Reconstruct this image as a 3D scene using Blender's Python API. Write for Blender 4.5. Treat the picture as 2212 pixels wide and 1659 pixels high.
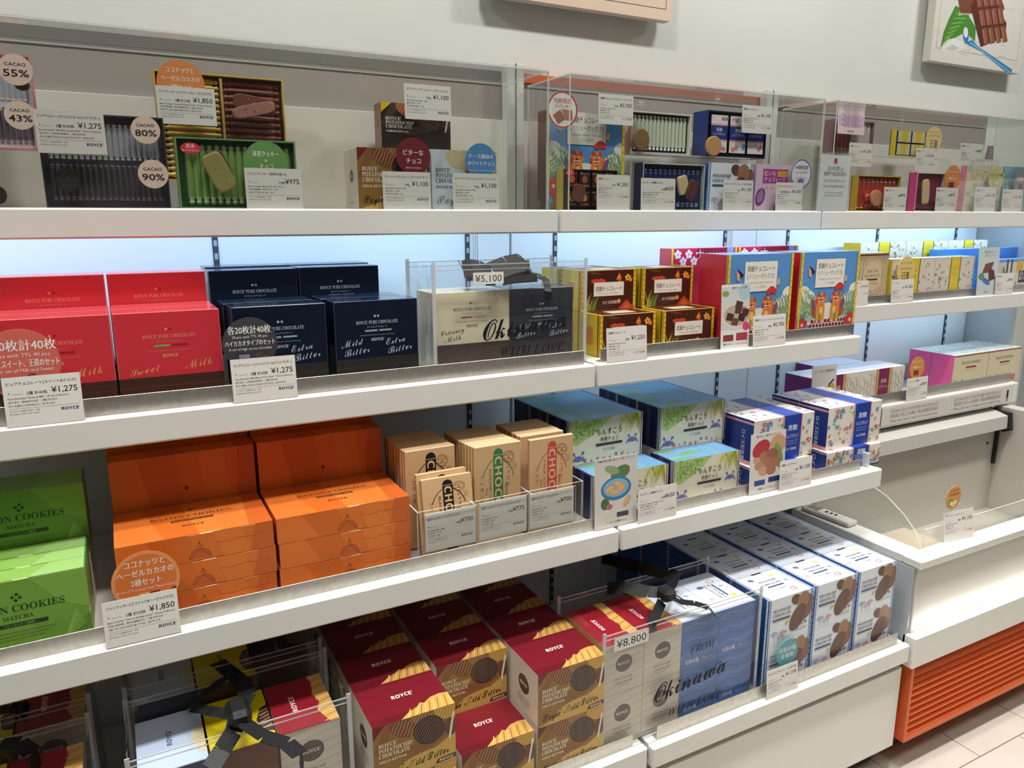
import bpy, math, random
from mathutils import Vector, Matrix
for _o in list(bpy.data.objects): bpy.data.objects.remove(_o)
sc = bpy.context.scene
COL = sc.collection
random.seed(7)

# ---------------------------------------------------------------- camera
CAM = Vector((-0.9599, 0.0, 1.58))
R0 = Vector((0.8836725, -0.46810033, -0.00223553))   # image right
R1 = Vector((-0.1023283, -0.18850916, -0.97672576))  # image down
R2 = Vector((0.45678423, 0.86333445, -0.21448027))   # forward
FPX = 1623.6
cd = bpy.data.cameras.new('camera'); cam = bpy.data.objects.new('camera', cd); COL.objects.link(cam)
cd.sensor_width = 36; cd.lens = FPX / 2212 * 36; cd.clip_start = 0.02
cam.matrix_world = Matrix(((R0.x, -R1.x, -R2.x, CAM.x), (R0.y, -R1.y, -R2.y, CAM.y), (R0.z, -R1.z, -R2.z, CAM.z), (0, 0, 0, 1)))
sc.camera = cam
# ---------------------------------------------------------------- world, lights, exposure
w = bpy.data.worlds.new('world'); sc.world = w; w.use_nodes = True
w.node_tree.nodes['Background'].inputs[0].default_value = (1.0, 0.975, 0.94, 1)
w.node_tree.nodes['Background'].inputs[1].default_value = 0.045
sc.view_settings.view_transform = 'Standard'; sc.view_settings.look = 'None'
sc.view_settings.gamma = 1; sc.view_settings.use_curve_mapping = False
sc.view_settings.exposure = 0.0
def area(name, loc, size, power, col, target=None, spread=180):
    l = bpy.data.lights.new(name, 'AREA'); l.shape = 'RECTANGLE'; l.size, l.size_y = size; l.energy = power; l.color = col
    l.spread = math.radians(spread)
    o = bpy.data.objects.new(name, l); COL.objects.link(o); o.location = loc
    d = (Vector(target) - Vector(loc)) if target else Vector((0, 0, -1))
    o.rotation_euler = d.to_track_quat('-Z', 'Y').to_euler()
    return o
WARM = (1.0, 0.98, 0.945)
for lx in (-1.6, -0.4, 0.8, 2.0):
    area('wall_fill', (lx, 1.15, 2.94), (0.3, 0.08), 10.8, WARM)  # added fill lights, unseen, that brighten the upper wall
for lx in (-1.7, -0.7, 0.3, 1.3, 2.3):
    area('ceiling_light', (lx, 0.74, 2.94), (0.5, 0.16), 7.6, WARM, spread=84)
    area('ceiling_light', (lx, -0.25, 2.94), (0.25, 0.5), 4.2, WARM, spread=92)

# ---------------------------------------------------------------- unprojection helpers: a picture point on a known real plane
def ray(u, v): return R0 * ((u - 1106) / FPX) + R1 * ((v - 829.5) / FPX) + R2
def A(p, y): d = ray(*p); return CAM + d * ((y - CAM.y) / d.y)
def ZP(p, z): d = ray(*p); return CAM + d * ((z - CAM.z) / d.z)

# ---------------------------------------------------------------- colour and materials
def lin(c):
    if isinstance(c, str):
        c = c.lstrip('#'); c = [int(c[i:i + 2], 16) / 255 for i in (0, 2, 4)]
    return tuple(x / 12.92 if x <= 0.04045 else ((x + 0.055) / 1.055) ** 2.4 for x in c)
MATS = {}
def mat(name, col=None, rough=0.5, metal=0.0, noise=0.0, nscale=40, bump=0.0, spec=0.5, coat=0.0):
    if name in MATS: return MATS[name]
    m = bpy.data.materials.new(name); m.use_nodes = True; nt = m.node_tree; b = nt.nodes['Principled BSDF']
    b.inputs['Roughness'].default_value = rough; b.inputs['Metallic'].default_value = metal
    b.inputs['Specular IOR Level'].default_value = spec; b.inputs['Coat Weight'].default_value = coat
    b.inputs['Coat Roughness'].default_value = 0.045
    if col is None:
        a = nt.nodes.new('ShaderNodeAttribute'); a.attribute_name = 'Col'
        nt.links.new(a.outputs['Color'], b.inputs['Base Color'])
    else:
        c = lin(col); b.inputs['Base Color'].default_value = (*c, 1)
        if noise or bump:
            n = nt.nodes.new('ShaderNodeTexNoise'); n.inputs['Scale'].default_value = nscale; n.inputs['Detail'].default_value = 4
            tc = nt.nodes.new('ShaderNodeTexCoord'); nt.links.new(tc.outputs['Object'], n.inputs['Vector'])
            if noise:
                r = nt.nodes.new('ShaderNodeValToRGB')
                r.color_ramp.elements[0].position = 0.3; r.color_ramp.elements[1].position = 0.7
                r.color_ramp.elements[0].color = (*[x * (1 - noise) for x in c], 1); r.color_ramp.elements[1].color = (*[min(1, x * (1 + noise * .6)) for x in c], 1)
                nt.links.new(n.outputs['Fac'], r.inputs['Fac']); nt.links.new(r.outputs['Color'], b.inputs['Base Color'])
            if bump:
                bp = nt.nodes.new('ShaderNodeBump'); bp.inputs['Strength'].default_value = bump; bp.inputs['Distance'].default_value = 0.002
                nt.links.new(n.outputs['Fac'], bp.inputs['Height']); nt.links.new(bp.outputs['Normal'], b.inputs['Normal'])
    MATS[name] = m; return m
def clear(name, tint, fac_mul, rough, diff=0.0, dcol=(1, 1, 1), bump=0.0, ior=1.49):
    m = bpy.data.materials.new(name); m.use_nodes = True; nt = m.node_tree; nt.nodes.clear()
    out = nt.nodes.new('ShaderNodeOutputMaterial'); tr = nt.nodes.new('ShaderNodeBsdfTransparent'); tr.inputs[0].default_value = (*tint, 1)
    gl = nt.nodes.new('ShaderNodeBsdfGlossy'); gl.inputs['Roughness'].default_value = rough
    lw = nt.nodes.new('ShaderNodeLayerWeight'); lw.inputs[0].default_value = 0.5   # Schlick reflectance, same from both sides of a sheet
    pw = nt.nodes.new('ShaderNodeMath'); pw.operation = 'POWER'; pw.inputs[1].default_value = 5.0; nt.links.new(lw.outputs['Facing'], pw.inputs[0])
    f0 = ((ior - 1) / (ior + 1)) ** 2
    mu = nt.nodes.new('ShaderNodeMath'); mu.operation = 'MULTIPLY_ADD'; mu.inputs[1].default_value = (1 - f0) * fac_mul; mu.inputs[2].default_value = f0 * fac_mul; mu.use_clamp = True
    nt.links.new(pw.outputs[0], mu.inputs[0])
    mx = nt.nodes.new('ShaderNodeMixShader'); nt.links.new(mu.outputs[0], mx.inputs[0]); nt.links.new(gl.outputs[0], mx.inputs[2])
    if diff > 0:
        df = nt.nodes.new('ShaderNodeBsdfDiffuse'); df.inputs[0].default_value = (*dcol, 1)
        m2 = nt.nodes.new('ShaderNodeMixShader'); m2.inputs[0].default_value = diff
        nt.links.new(tr.outputs[0], m2.inputs[1]); nt.links.new(df.outputs[0], m2.inputs[2]); nt.links.new(m2.outputs[0], mx.inputs[1])
    else: nt.links.new(tr.outputs[0], mx.inputs[1])
    if bump:
        n = nt.nodes.new('ShaderNodeTexNoise'); n.inputs['Scale'].default_value = 22; n.inputs['Detail'].default_value = 2
        tc = nt.nodes.new('ShaderNodeTexCoord'); nt.links.new(tc.outputs['Object'], n.inputs['Vector'])
        bp = nt.nodes.new('ShaderNodeBump'); bp.inputs['Strength'].default_value = bump; bp.inputs['Distance'].default_value = 0.01
        nt.links.new(n.outputs['Fac'], bp.inputs['Height']); nt.links.new(bp.outputs['Normal'], gl.inputs['Normal'])
    nt.links.new(mx.outputs[0], out.inputs[0]); MATS[name] = m; return m
PRINT = mat('print', None, 0.36); MATTE = mat('print_matte', None, 0.6, spec=0.3); GLOSS = mat('print_gloss', None, 0.22, coat=0.3)
WHITE = mat('white_paint', '#e3e2dd', 0.38, noise=0.02, nscale=6); DECK = mat('deck_paint', '#d8d6d0', 0.45)
WALL = mat('wall_paint', '#e0e3dd', 0.75, noise=0.025, nscale=2.5)
STEEL = mat('brushed_steel', '#c8c4bc', 0.44, 1.0, noise=0.12, nscale=90)
DARK = mat('dark_metal', '#23282c', 0.5, 0.4); BLACK = mat('black_ribbon', '#0c0f12', 0.55, bump=0.3, nscale=300)
PANEL = mat('back_panel_white', '#e9eef2', 0.35); SHADEP = mat('shade_grey', '#a29b93', 0.6, noise=0.02, nscale=5)
ACR = clear('acrylic', (0.975, 0.985, 0.98), 1.0, 0.02); ACE = clear('acrylic_edge', (0.93, 0.96, 0.94), 1.0, 0.1, 0.62, (0.80, 0.84, 0.81))
FILM = clear('clear_film', (0.97, 0.975, 0.98), 1.2, 0.06, 0.03, (1, 1, 1), bump=0.5); SEAM = clear('film_seam', (0.9, 0.92, 0.93), 1.0, 0.2, 0.55, (0.75, 0.77, 0.78))
ORANGE = mat('orange_paint', '#d9622e', 0.42, noise=0.03, nscale=8)
def emit(name, col, s):
    m = bpy.data.materials.new(name); m.use_nodes = True; b = m.node_tree.nodes['Principled BSDF']
    b.inputs['Emission Color'].default_value = (*col, 1); b.inputs['Emission Strength'].default_value = s; MATS[name] = m; return m
LED = emit('led_cool', (0.72, 0.86, 1.0), 3.0); LEDW = emit('led_white', (1.0, 0.97, 0.9), 2.2)

# ---------------------------------------------------------------- mesh builder with a colour per face
class MB:
    def __init__(s): s.v = []; s.f = []; s.c = []; s.mi = []
    def face(s, pts, col, mi=0):
        i = len(s.v); s.v += [tuple(p) for p in pts]; s.f.append(tuple(range(i, i + len(pts)))); s.c.append(col); s.mi.append(mi)
    def build(s, name, mats, parent=None, smooth=False):
        me = bpy.data.meshes.new(name); me.from_pydata(s.v, [], s.f)
        if not isinstance(mats, (list, tuple)): mats = [mats]
        for m in mats: me.materials.append(m)
        if any(s.mi): me.polygons.foreach_set('material_index', s.mi)
        at = me.color_attributes.new('Col', 'FLOAT_COLOR', 'CORNER'); d = []
        for fc, c in zip(s.f, s.c): d += [c[0], c[1], c[2], 1.0] * len(fc)
        at.data.foreach_set('color', d)
        if smooth: me.polygons.foreach_set('use_smooth', [True] * len(s.f))
        me.update()
        o = bpy.data.objects.new(name, me); COL.objects.link(o)
        if parent: o.parent = parent
        return o
W1 = (0.75, 0.75, 0.75)
def box(mb, x0, x1, y0, y1, z0, z1, cols=W1, ch=0.0, mi=0):
    """box with chamfered edges; cols: one colour or dict front/back/left/right/top/bottom (+edge)"""
    g = (lambda k: lin(cols[k]) if isinstance(cols[k], str) else cols[k]) if isinstance(cols, dict) else (lambda k: lin(cols) if isinstance(cols, str) else cols)
    if isinstance(cols, dict):
        base = cols.get('all', '#888888'); cols = {k: cols.get(k, base) for k in ('front', 'back', 'left', 'right', 'top', 'bottom', 'edge')} if 'edge' in cols else {**{k: cols.get(k, base) for k in ('front', 'back', 'left', 'right', 'top', 'bottom')}, 'edge': cols.get('front', base)}
    c = ch
    X, Y, Z = (x0, x1), (y0, y1), (z0, z1)
    def P(ax, i, j, k):  # vertex on face of axis ax
        x, y, z = X[i], Y[j], Z[k]
        s = [1 if t == 0 else -1 for t in (i, j, k)]
        o = [x, y, z]
        for a in range(3):
            if a != ax: o[a] += s[a] * c
        return o
    mb.face([P(1, 0, 0, 0), P(1, 1, 0, 0), P(1, 1, 0, 1), P(1, 0, 0, 1)], g('front'), mi)
    mb.face([P(1, 1, 1, 0), P(1, 0, 1, 0), P(1, 0, 1, 1), P(1, 1, 1, 1)], g('back'), mi)
    mb.face([P(0, 0, 1, 0), P(0, 0, 0, 0), P(0, 0, 0, 1), P(0, 0, 1, 1)], g('left'), mi)
    mb.face([P(0, 1, 0, 0), P(0, 1, 1, 0), P(0, 1, 1, 1), P(0, 1, 0, 1)], g('right'), mi)
    mb.face([P(2, 0, 0, 1), P(2, 1, 0, 1), P(2, 1, 1, 1), P(2, 0, 1, 1)], g('top'), mi)
    mb.face([P(2, 0, 1, 0), P(2, 1, 1, 0), P(2, 1, 0, 0), P(2, 0, 0, 0)], g('bottom'), mi)
    if c > 0:
        e = g('edge') if isinstance(cols, dict) else g('front')  # a paler edge tone paints an edge highlight into the colour
        for j in (0, 1):
            for k in (0, 1):
                q = [P(1, 0, j, k), P(1, 1, j, k), P(2, 1, j, k), P(2, 0, j, k)]; mb.face(q if (j == 0) == (k == 1) else q[::-1], e, mi)
        for i in (0, 1):
            for k in (0, 1):
                q = [P(0, i, 0, k), P(0, i, 1, k), P(2, i, 1, k), P(2, i, 0, k)]; mb.face(q if (i == 1) == (k == 1) else q[::-1], e, mi)
            for j in (0, 1):
                q = [P(0, i, j, 0), P(0, i, j, 1), P(1, i, j, 1), P(1, i, j, 0)]; mb.face(q if (i == 1) == (j == 1) else q[::-1], e, mi)
        for i in (0, 1):
            for j in (0, 1):
                for k in (0, 1):
                    q = [P(0, i, j, k), P(1, i, j, k), P(2, i, j, k)]; mb.face(q if (i + j + k) % 2 == 1 else q[::-1], e, mi)
def bar(name, x0, x1, y0, y1, z0, z1, m, parent=None, ch=0.001, col=W1):
    b = MB(); box(b, x0, x1, y0, y1, z0, z1, col, ch); return b.build(name, m, parent)
def prism(mb, prof, x0, x1, col, axis='x'):
    """profile of (y,z) points swept along x"""
    n = len(prof); c = lin(col) if isinstance(col, str) else col
    a = [(x0, p[0], p[1]) for p in prof]; b = [(x1, p[0], p[1]) for p in prof]
    for i in range(n): mb.face([a[i], b[i], b[(i + 1) % n], a[(i + 1) % n]], c)
    mb.face(a[::-1], c); mb.face(b, c)
def tag(o, label=None, cat=None, group=None, kind=None):
    if label: o['label'] = label
    if cat: o['category'] = cat
    if group: o['group'] = group
    if kind: o['kind'] = kind
    return o
def empty(name, loc, rz=0):
    o = bpy.data.objects.new(name, None); COL.objects.link(o); o.location = loc; o.rotation_euler.z = rz; o.empty_display_size = 0.05; return o
def dup(o, parent=None):
    c = o.copy(); COL.objects.link(c); c.parent = parent
    for ch in [k for k in bpy.data.objects if k.parent == o]: dup(ch, c)
    return c
KIDS = {}
def dup_fast(root):
    c = root.copy(); COL.objects.link(c)
    for k in KIDS.get(root.name, ()):
        d = k.copy(); COL.objects.link(d); d.parent = c
        for g in KIDS.get(k.name, ()):
            h = g.copy(); COL.objects.link(h); h.parent = d
    return c

# ---------------------------------------------------------------- lettering
TXT = {}
def _map(s, style):
    if style == 'sans': return s
    if style == 'pen':
        ex = dict(zip('BEFHILMRego', 'ℬℰℱℋℐℒℳℛℯℊℴ')); return ''.join(ex.get(ch) or (chr(0x1D49C + ord(ch) - 65) if 'A' <= ch <= 'Z' else chr(0x1D4B6 + ord(ch) - 97) if 'a' <= ch <= 'z' else ch) for ch in s)
    up, lo, dg = {'serif': (0x1D400, 0x1D41A, 0x1D7CE), 'italic': (0x1D434, 0x1D44E, None), 'script': (0x1D4D0, 0x1D4EA, None), 'bold': (0x1D5D4, 0x1D5EE, 0x1D7EC)}[style]
    r = ''
    for ch in s:
        o = ord(ch)
        if 65 <= o <= 90: r += chr(up + o - 65)
        elif 97 <= o <= 122: r += 'ℎ' if style == 'italic' and ch == 'h' else chr(lo + o - 97)
        elif 48 <= o <= 57 and dg: r += chr(dg + o - 48)
        else: r += ch
    return r
def glyphs(s, style, off):
    k = (s, style, off)
    if k not in TXT:
        cu = bpy.data.curves.new('t', 'FONT'); cu.body = _map(s, style); cu.resolution_u = 2; cu.offset = off
        ob = bpy.data.objects.new('t', cu); me = bpy.data.meshes.new_from_object(ob)
        vs = [(v.co.x, v.co.y) for v in me.vertices]; fs = [tuple(p.vertices) for p in me.polygons]
        bpy.data.objects.remove(ob); bpy.data.meshes.remove(me); bpy.data.curves.remove(cu)
        xs = [v[0] for v in vs] or [0]
        TXT[k] = (vs, fs, min(xs), max(xs))
    return TXT[k]

# ---------------------------------------------------------------- printing on a face: canvas 100 units wide
LAYER = 5e-6
class Cv:
    def __init__(s, o, ux, uy, n, w, h, clip=True):
        s.o, s.ux, s.uy, s.n = Vector(o), Vector(ux), Vector(uy), Vector(n); s.s = w / 100; s.H = h / s.s; s.lay = 0; s.groups = {}; s.cur = 'print'; s.clip = clip; s.k = 0
    def g(s, name): s.cur = name; return s
    def new(s, name): s.k += 1; s.cur = name + '#%d' % s.k; return s
    def mb(s): return s.groups.setdefault(s.cur, MB())
    def P(s, x, y): return s.o + s.ux * (x * s.s) + s.uy * (y * s.s) + s.n * (0.00012 + s.lay * LAYER)
    def _clip(s, pts):
        if not s.clip: return pts
        for ax, lim, sg in ((0, 0, 1), (0, 100, -1), (1, 0, 1), (1, s.H, -1)):
            out = []
            for i in range(len(pts)):
                a, b = pts[i - 1], pts[i]; da, db = (a[ax] - lim) * sg, (b[ax] - lim) * sg
                if (da >= 0) != (db >= 0):
                    t = da / (da - db); out.append((a[0] + (b[0] - a[0]) * t, a[1] + (b[1] - a[1]) * t))
                if db >= 0: out.append(b)
            pts = out
            if len(pts) < 3: return []
        return pts
    def _poly(s, pts, c):
        pts = s._clip(pts)
        if len(pts) >= 3: s.mb().face([s.P(*p) for p in pts], c)
    def poly(s, pts, col):
        a = sum(pts[i - 1][0] * pts[i][1] - pts[i][0] * pts[i - 1][1] for i in range(len(pts)))
        if a < 0: pts = pts[::-1]
        s.lay += 1; s._poly(pts, lin(col)); return s
    def rect(s, x, y, w, h, col): return s.poly([(x, y), (x + w, y), (x + w, y + h), (x, y + h)], col)
    def ell(s, cx, cy, rx, ry, col, n=20, rot=0, a0=0, a1=360):
        ca, sa = math.cos(math.radians(rot)), math.sin(math.radians(rot)); pts = []
        m = n if a1 - a0 == 360 else n + 1
        for i in range(m):
            t = math.radians(a0 + (a1 - a0) * i / n); x, y = rx * math.cos(t), ry * math.sin(t); pts.append((cx + x * ca - y * sa, cy + x * sa + y * ca))
        return s.poly(pts, col)
    def line(s, pts, wd, col):
        s.lay += 1; c = lin(col)
        for a, b in zip(pts, pts[1:]):
            dx, dy = b[0] - a[0], b[1] - a[1]; L = math.hypot(dx, dy) or 1; nx, ny = -dy / L * wd / 2, dx / L * wd / 2
            s._poly([(a[0] - nx, a[1] - ny), (b[0] - nx, b[1] - ny), (b[0] + nx, b[1] + ny), (a[0] + nx, a[1] + ny)], c)
        return s
    def ring(s, cx, cy, r, wd, col, n=28, a0=0, a1=360, ry=None):
        ry = ry or r
        return s.line([(cx + r * math.cos(math.radians(a0 + (a1 - a0) * i / n)), cy + ry * math.sin(math.radians(a0 + (a1 - a0) * i / n))) for i in range(n + 1)], wd, col)
    def text(s, st, x, y, size, col, al='l', style='sans', off=0.0, sx=1.0, rot=0, fit=None, shear=0, mx=None):
        if off > 0 and any(ord(ch) >= 0x3000 for ch in st):   # heavier strokes for these scripts: print twice, slightly shifted
            s.text(st, x - off * size * .9, y, size, col, al, style, 0, sx, rot, fit, shear, mx); x += off * size * .9; off = 0
        vs, fs, a, b = glyphs(st, style, off); s.lay += 1; c = lin(col); m = s.mb()
        if fit: sx = fit / ((b - a) * size)
        elif mx and (b - a) * size > mx: sx = mx / ((b - a) * size)
        ox = {'l': a, 'c': (a + b) / 2, 'r': b}[al]; ca, sa = math.cos(math.radians(rot)), math.sin(math.radians(rot)); pv = []
        for vx, vy in vs:
            px, py = (vx - ox + vy * shear) * size * sx, vy * size; pv.append(s.P(x + px * ca - py * sa, y + px * sa + py * ca))
        i0 = len(m.v); m.v += [tuple(p) for p in pv]
        for f in fs: m.f.append(tuple(i0 + k for k in f)); m.c.append(c); m.mi.append(0)
        return s
    def px(s, u, v):
        d = ray(u, v); t = (s.o - CAM).dot(s.n) / d.dot(s.n); q = CAM + d * t - s.o; return (q.dot(s.ux) / s.s, q.dot(s.uy) / s.s)
    def build(s, parent, m=None):
        made = {}
        for k, b in s.groups.items():
            if not b.f: continue
            base = k.split('#')[0]; p = parent
            if '>' in base: q, base = base.split('>'); p = made.get(q, parent)
            o = b.build(base, m or PRINT, p); made[k.split('#')[0]] = o; KIDS.setdefault(p.name, []).append(o)
        return made
class Faces:
    """canvases of a box standing on z=0 with front at y=0"""
    def __init__(s, w, h, d): s.w, s.h, s.d = w, h, d; s.used = []
    def _k(s, *a): c = Cv(*a); s.used.append(c); return c
    def front(s): return s._k((0, 0, 0), (1, 0, 0), (0, 0, 1), (0, -1, 0), s.w, s.h)
    def top(s): return s._k((0, 0, s.h), (1, 0, 0), (0, 1, 0), (0, 0, 1), s.w, s.d)
    def left(s): return s._k((0, s.d, 0), (0, -1, 0), (0, 0, 1), (-1, 0, 0), s.d, s.h)
    def right(s): return s._k((s.w, 0, 0), (0, 1, 0), (0, 0, 1), (1, 0, 0), s.d, s.h)
PROTO = {}
def carton(kind, name, w, h, d, cols, art, loc, label, cat='box', group=None, rz=0, m=None, ch=0.0012):
    """a printed carton; the first of a kind is built, the others are copies"""
    if kind not in PROTO:
        b = MB(); box(b, 0, w, 0, d, 0, h, cols, ch); o = b.build(name, m or PRINT)
        f = Faces(w, h, d); art(f)
        for c in f.used: c.build(o, m or PRINT)
        PROTO[kind] = o; PROTO[kind + '#'] = True
    else: o = dup_fast(PROTO[kind])
    o.location = loc; o.rotation_euler.z = math.radians(rz); tag(o, label, cat, group)
    if group is None and 'group' in o: del o['group']
    return o
# ================================================================= the setting
def pane(mb, x0, x1, y0, y1, z0, z1, thin):
    n0 = len(mb.f); box(mb, x0, x1, y0, y1, z0, z1)
    order = ['y', 'y', 'x', 'x', 'z', 'z']
    for i, a in enumerate(order): mb.mi[n0 + i] = 0 if a == thin else 1
def sheet(name, x0, x1, y0, y1, z0, z1, thin, parent=None):
    b = MB(); pane(b, x0, x1, y0, y1, z0, z1, thin); return b.build(name, [ACR, ACE], parent)
tag(bar('wall_back', -3.2, 4.2, 1.86, 1.92, 0, 3.0, WALL, ch=0), kind='structure')
tag(bar('ceiling', -3.2, 4.2, -3.0, 1.92, 3.0, 3.06, mat('ceiling_paint', '#e8e6e0', 0.8), ch=0), kind='structure')
tag(bar('wall_right', 2.62, 2.68, 0.9, 1.86, 0, 1.75, mat('side_wall', '#c9ccd0', 0.6), ch=0), kind='structure')
flo = tag(bar('floor', -3.2, 4.2, -3.0, 1.92, -0.06, -0.004, mat('floor_joint', '#8e8678', 0.7), ch=0), kind='structure')
tb = MB(); box(tb, 0.0015, 0.2985, 0.0015, 0.1485, -0.004, 0, '#b9b0a2', 0.001); TILE = mat('floor_tile', '#cdc5b8', 0.4, noise=0.06, nscale=7)
t0 = None
for j in range(12):
    for i in range(9):
        if t0 is None: t0 = o = tb.build('floor_tile', TILE, flo)
        else: o = t0.copy(); COL.objects.link(o); o.parent = flo
        o.location = (0.3 * i - 0.1 + 0.1 * (j % 3), -0.42 + 0.15 * j, 0)
S1, S2, S3 = (-1.78, -0.0035), (0.0035, 0.899), (0.9025, 2.085)
SECN = {S1: 'left', S2: 'middle', S3: 'right'}
# back panels with slotted standards
for sec, xs in ((S1, (-0.747, -0.129)), (S2, (0.138, 0.763)), (S3, (1.04, 1.49, 1.95))):
    bp = tag(bar('back_panel', sec[0] - .003 * (sec == S1), sec[1], 1.82, 1.835, 0.3, 1.83, PANEL), 'white back board behind the shelves of the %s bay' % SECN[sec], 'panel', 'shelf back boards')
    for x in xs:
        st = MB(); box(st, x - .006, x + .006, 1.8165, 1.82, 0.4, 1.59, '#3c444a')
        for k in range(40): box(st, x - .0035, x + .0035, 1.8155, 1.8165, 0.42 + k * .029, 0.433 + k * .029, '#aab4bb' if k % 3 else '#d4dde2')
        st.build('slotted_standard', MATTE, bp)
        if sec != S3: 
            c = bar('bracket_cover', x + .011, x + .034, 1.817, 1.82, 1.42, 1.58, mat('cover_white', '#e6ecee', 0.4), bp) if abs(x + .129) < .01 or abs(x - .763) < .01 else None
            if c:
                for q in range(3): bar('groove', x + .0155 + q * .006, x + .0165 + q * .006, 1.8165, 1.817, 1.42, 1.545, DARK, bp, ch=0)
    bar('upper_board', sec[0] + .0005, sec[1] - .0005, 1.8188, 1.8198, 1.603, 1.829, mat('board_white', '#e2ddd2', 0.5), bp, 0)
    up = bar('shade_panel', sec[0], sec[1], 1.832, 1.85, 1.8305, 1.926, SHADEP, bp)  # wall shade above the white board, put in as a grey panel
    bar('top_strip', sec[0] + .02, sec[1] - .02, 1.8225, 1.85, 1.9265, 1.949, {'left': mat('strip_grey', '#6d706d', 0.5), 'middle': mat('strip_orange', '#e0622a', 0.5), 'right': mat('strip_pale', '#c5a89c', 0.5)}[SECN[sec]], bp)
for x in (0.0, 0.9005):
    p = tag(bar('post', x - .024, x + .024, 1.79, 1.8195, 1.603, 1.9645, WHITE), 'white upright post between acrylic covers, %s' % ('beside the green cookie display' if x == 0 else 'at the far right cover'), 'post', 'posts between covers')
    bar('joint', x - .0015, x + .0015, 1.7885, 1.79, 1.603, 1.9645, mat('joint_grey', '#77756f', 0.6), p, ch=0)
tag(bar('end_panel', 2.0935, 2.108, 1.64, 1.835, 0.885, 1.60, mat('end_grey', '#b9bdc0', 0.5)), 'pale grey upright panel closing the right end', 'panel')
# shelves
TN = {1: 'top', 2: 'second', 3: 'third', 4: 'lowest'}
def shelf(tier, sec, y, z, H=0.054, rail=None, rails=None, x0=None, x1=None):
    a, b = sec; a = x0 if x0 is not None else a; b = x1 if x1 is not None else b
    r = tag(empty('display_shelf', ((a + b) / 2, y, z)), 'white %s shelf with thick front edge in the %s bay' % (TN[tier], SECN[sec]), 'shelf', 'white display shelves'); cx = (a + b) / 2
    f = bar('front_edge', a - cx, b - cx, 0, 0.022, -H, 0, WHITE, r, ch=0.0035)
    bar('deck', a - cx + .002, b - cx - .002, 0.0225, 1.814 - y, -0.02, -0.0008, DECK, r)
    if rail:
        ry, rh = rail
        for (q0, q1) in (rails or [(a + .006, b - .016)]):
            m = MB(); box(m, q0 - cx, q1 - cx, ry, ry + .0016, -0.0006, rh, W1, .0005); box(m, q0 - cx, q1 - cx, ry + .0016, ry + .018, -0.0006, .001, W1, 0); m.build('steel_rail', STEEL, r)
    return r
for s in (S1, S2, S3): shelf(1, s, 1.569, 1.601)
shelf(2, S1, 1.398, 1.255, rail=(.0225, .031), rails=[(-1.77, -.021)]); shelf(2, S2, 1.398, 1.255, rail=(.0255, .031), rails=[(.026, .897)])
shelf(2, S3, 1.572, 1.311, rail=(.0225, .026)); shelf(3, S3, 1.575, 0.966, H=0.079, rail=(.0225, .034), x1=2.066)
shelf(3, S1, 1.289, 0.8935, rail=(.027, .029), rails=[(-1.77, -.05)]); shelf(3, S2, 1.289, 0.8935, rail=(.027, .029), rails=[(.012, .84)])
shelf(4, S1, 1.158, 0.4217, rail=(.0225, .028), rails=[(-1.77, -.03)]); shelf(4, S2, 1.148, 0.4217, rail=(.0225, .034), rails=[(.03, .872)])
# lower cabinets
for s, yy in ((S1, 1.172), (S2, 1.164)):
    r = tag(empty('base_cabinet', ((s[0] + s[1]) / 2, yy, 0)), 'white base cabinet with plain drawer front under the %s bay' % SECN[s], 'cabinet', 'white base cabinets'); cx = (s[0] + s[1]) / 2
    bar('body', s[0] - cx, s[1] - cx, 0.024, 0.62, 0.088, 0.365, WHITE, r); bar('drawer_front', s[0] - cx, s[1] - cx, 0, 0.019, 0.09, 0.343, WHITE, r, ch=.002)
    bar('toe_kick', s[0] - cx, s[1] - cx, 0.06, 0.62, 0.001, 0.087, mat('kick', '#4c4a48', 0.6), r)
# cool light strips under the shelves
def led(sec, y, z, power, aim=(0, 1.82, -0.12), name='light_strip'):
    x0, x1 = sec[0] + .05, sec[1] - .05
    o = bar(name, x0, x1, y, y + .012, z - .008, z - .0005, LED); tag(o, 'slim cool white light strip under the %s shelf of the %s bay' % ('top' if z > 1.5 else 'second', SECN[sec]), 'lamp', 'shelf light strips')
    area('shelf_light', ((x0 + x1) / 2, y + .006, z - .012), (x1 - x0, .02), power, (0.50, 0.74, 1.0), ((x0 + x1) / 2, 1.82, z - .16), 160)
led(S1, 1.61, 1.5805, 2.6); led(S2, 1.61, 1.5805, 1.5); led(S3, 1.61, 1.5805, 2.0)
led(S3, 1.64, 1.2905, 0.8); led(S2, 1.63, 1.2345, 0.3)
# acrylic covers on the top shelf
def cover(x0, x1, label):
    r = tag(empty('acrylic_cover', ((x0 + x1) / 2, 1.575, 1.602)), label, 'cover', 'clear covers'); w = (x1 - x0) / 2; t = .004; H = .310
    sheet('front_pane', -w, w, 0, t, 0, H - t - .0002, 'y', r); sheet('top_pane', -w, w, 0, .205, H - t, H, 'z', r)
    sheet('side_pane', -w, -w + t, t + .0002, .205, 0, H - t - .0002, 'x', r); sheet('side_pane', w - t, w, t + .0002, .205, 0, H - t - .0002, 'x', r)
cover(-1.7, -.028, 'large clear acrylic cover over the cookie and potato chip samples'); cover(.029, .884, 'clear acrylic cover over the brown sugar chocolate samples'); cover(.934, 2.06, 'clear acrylic cover at the right end of top shelf')

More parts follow.
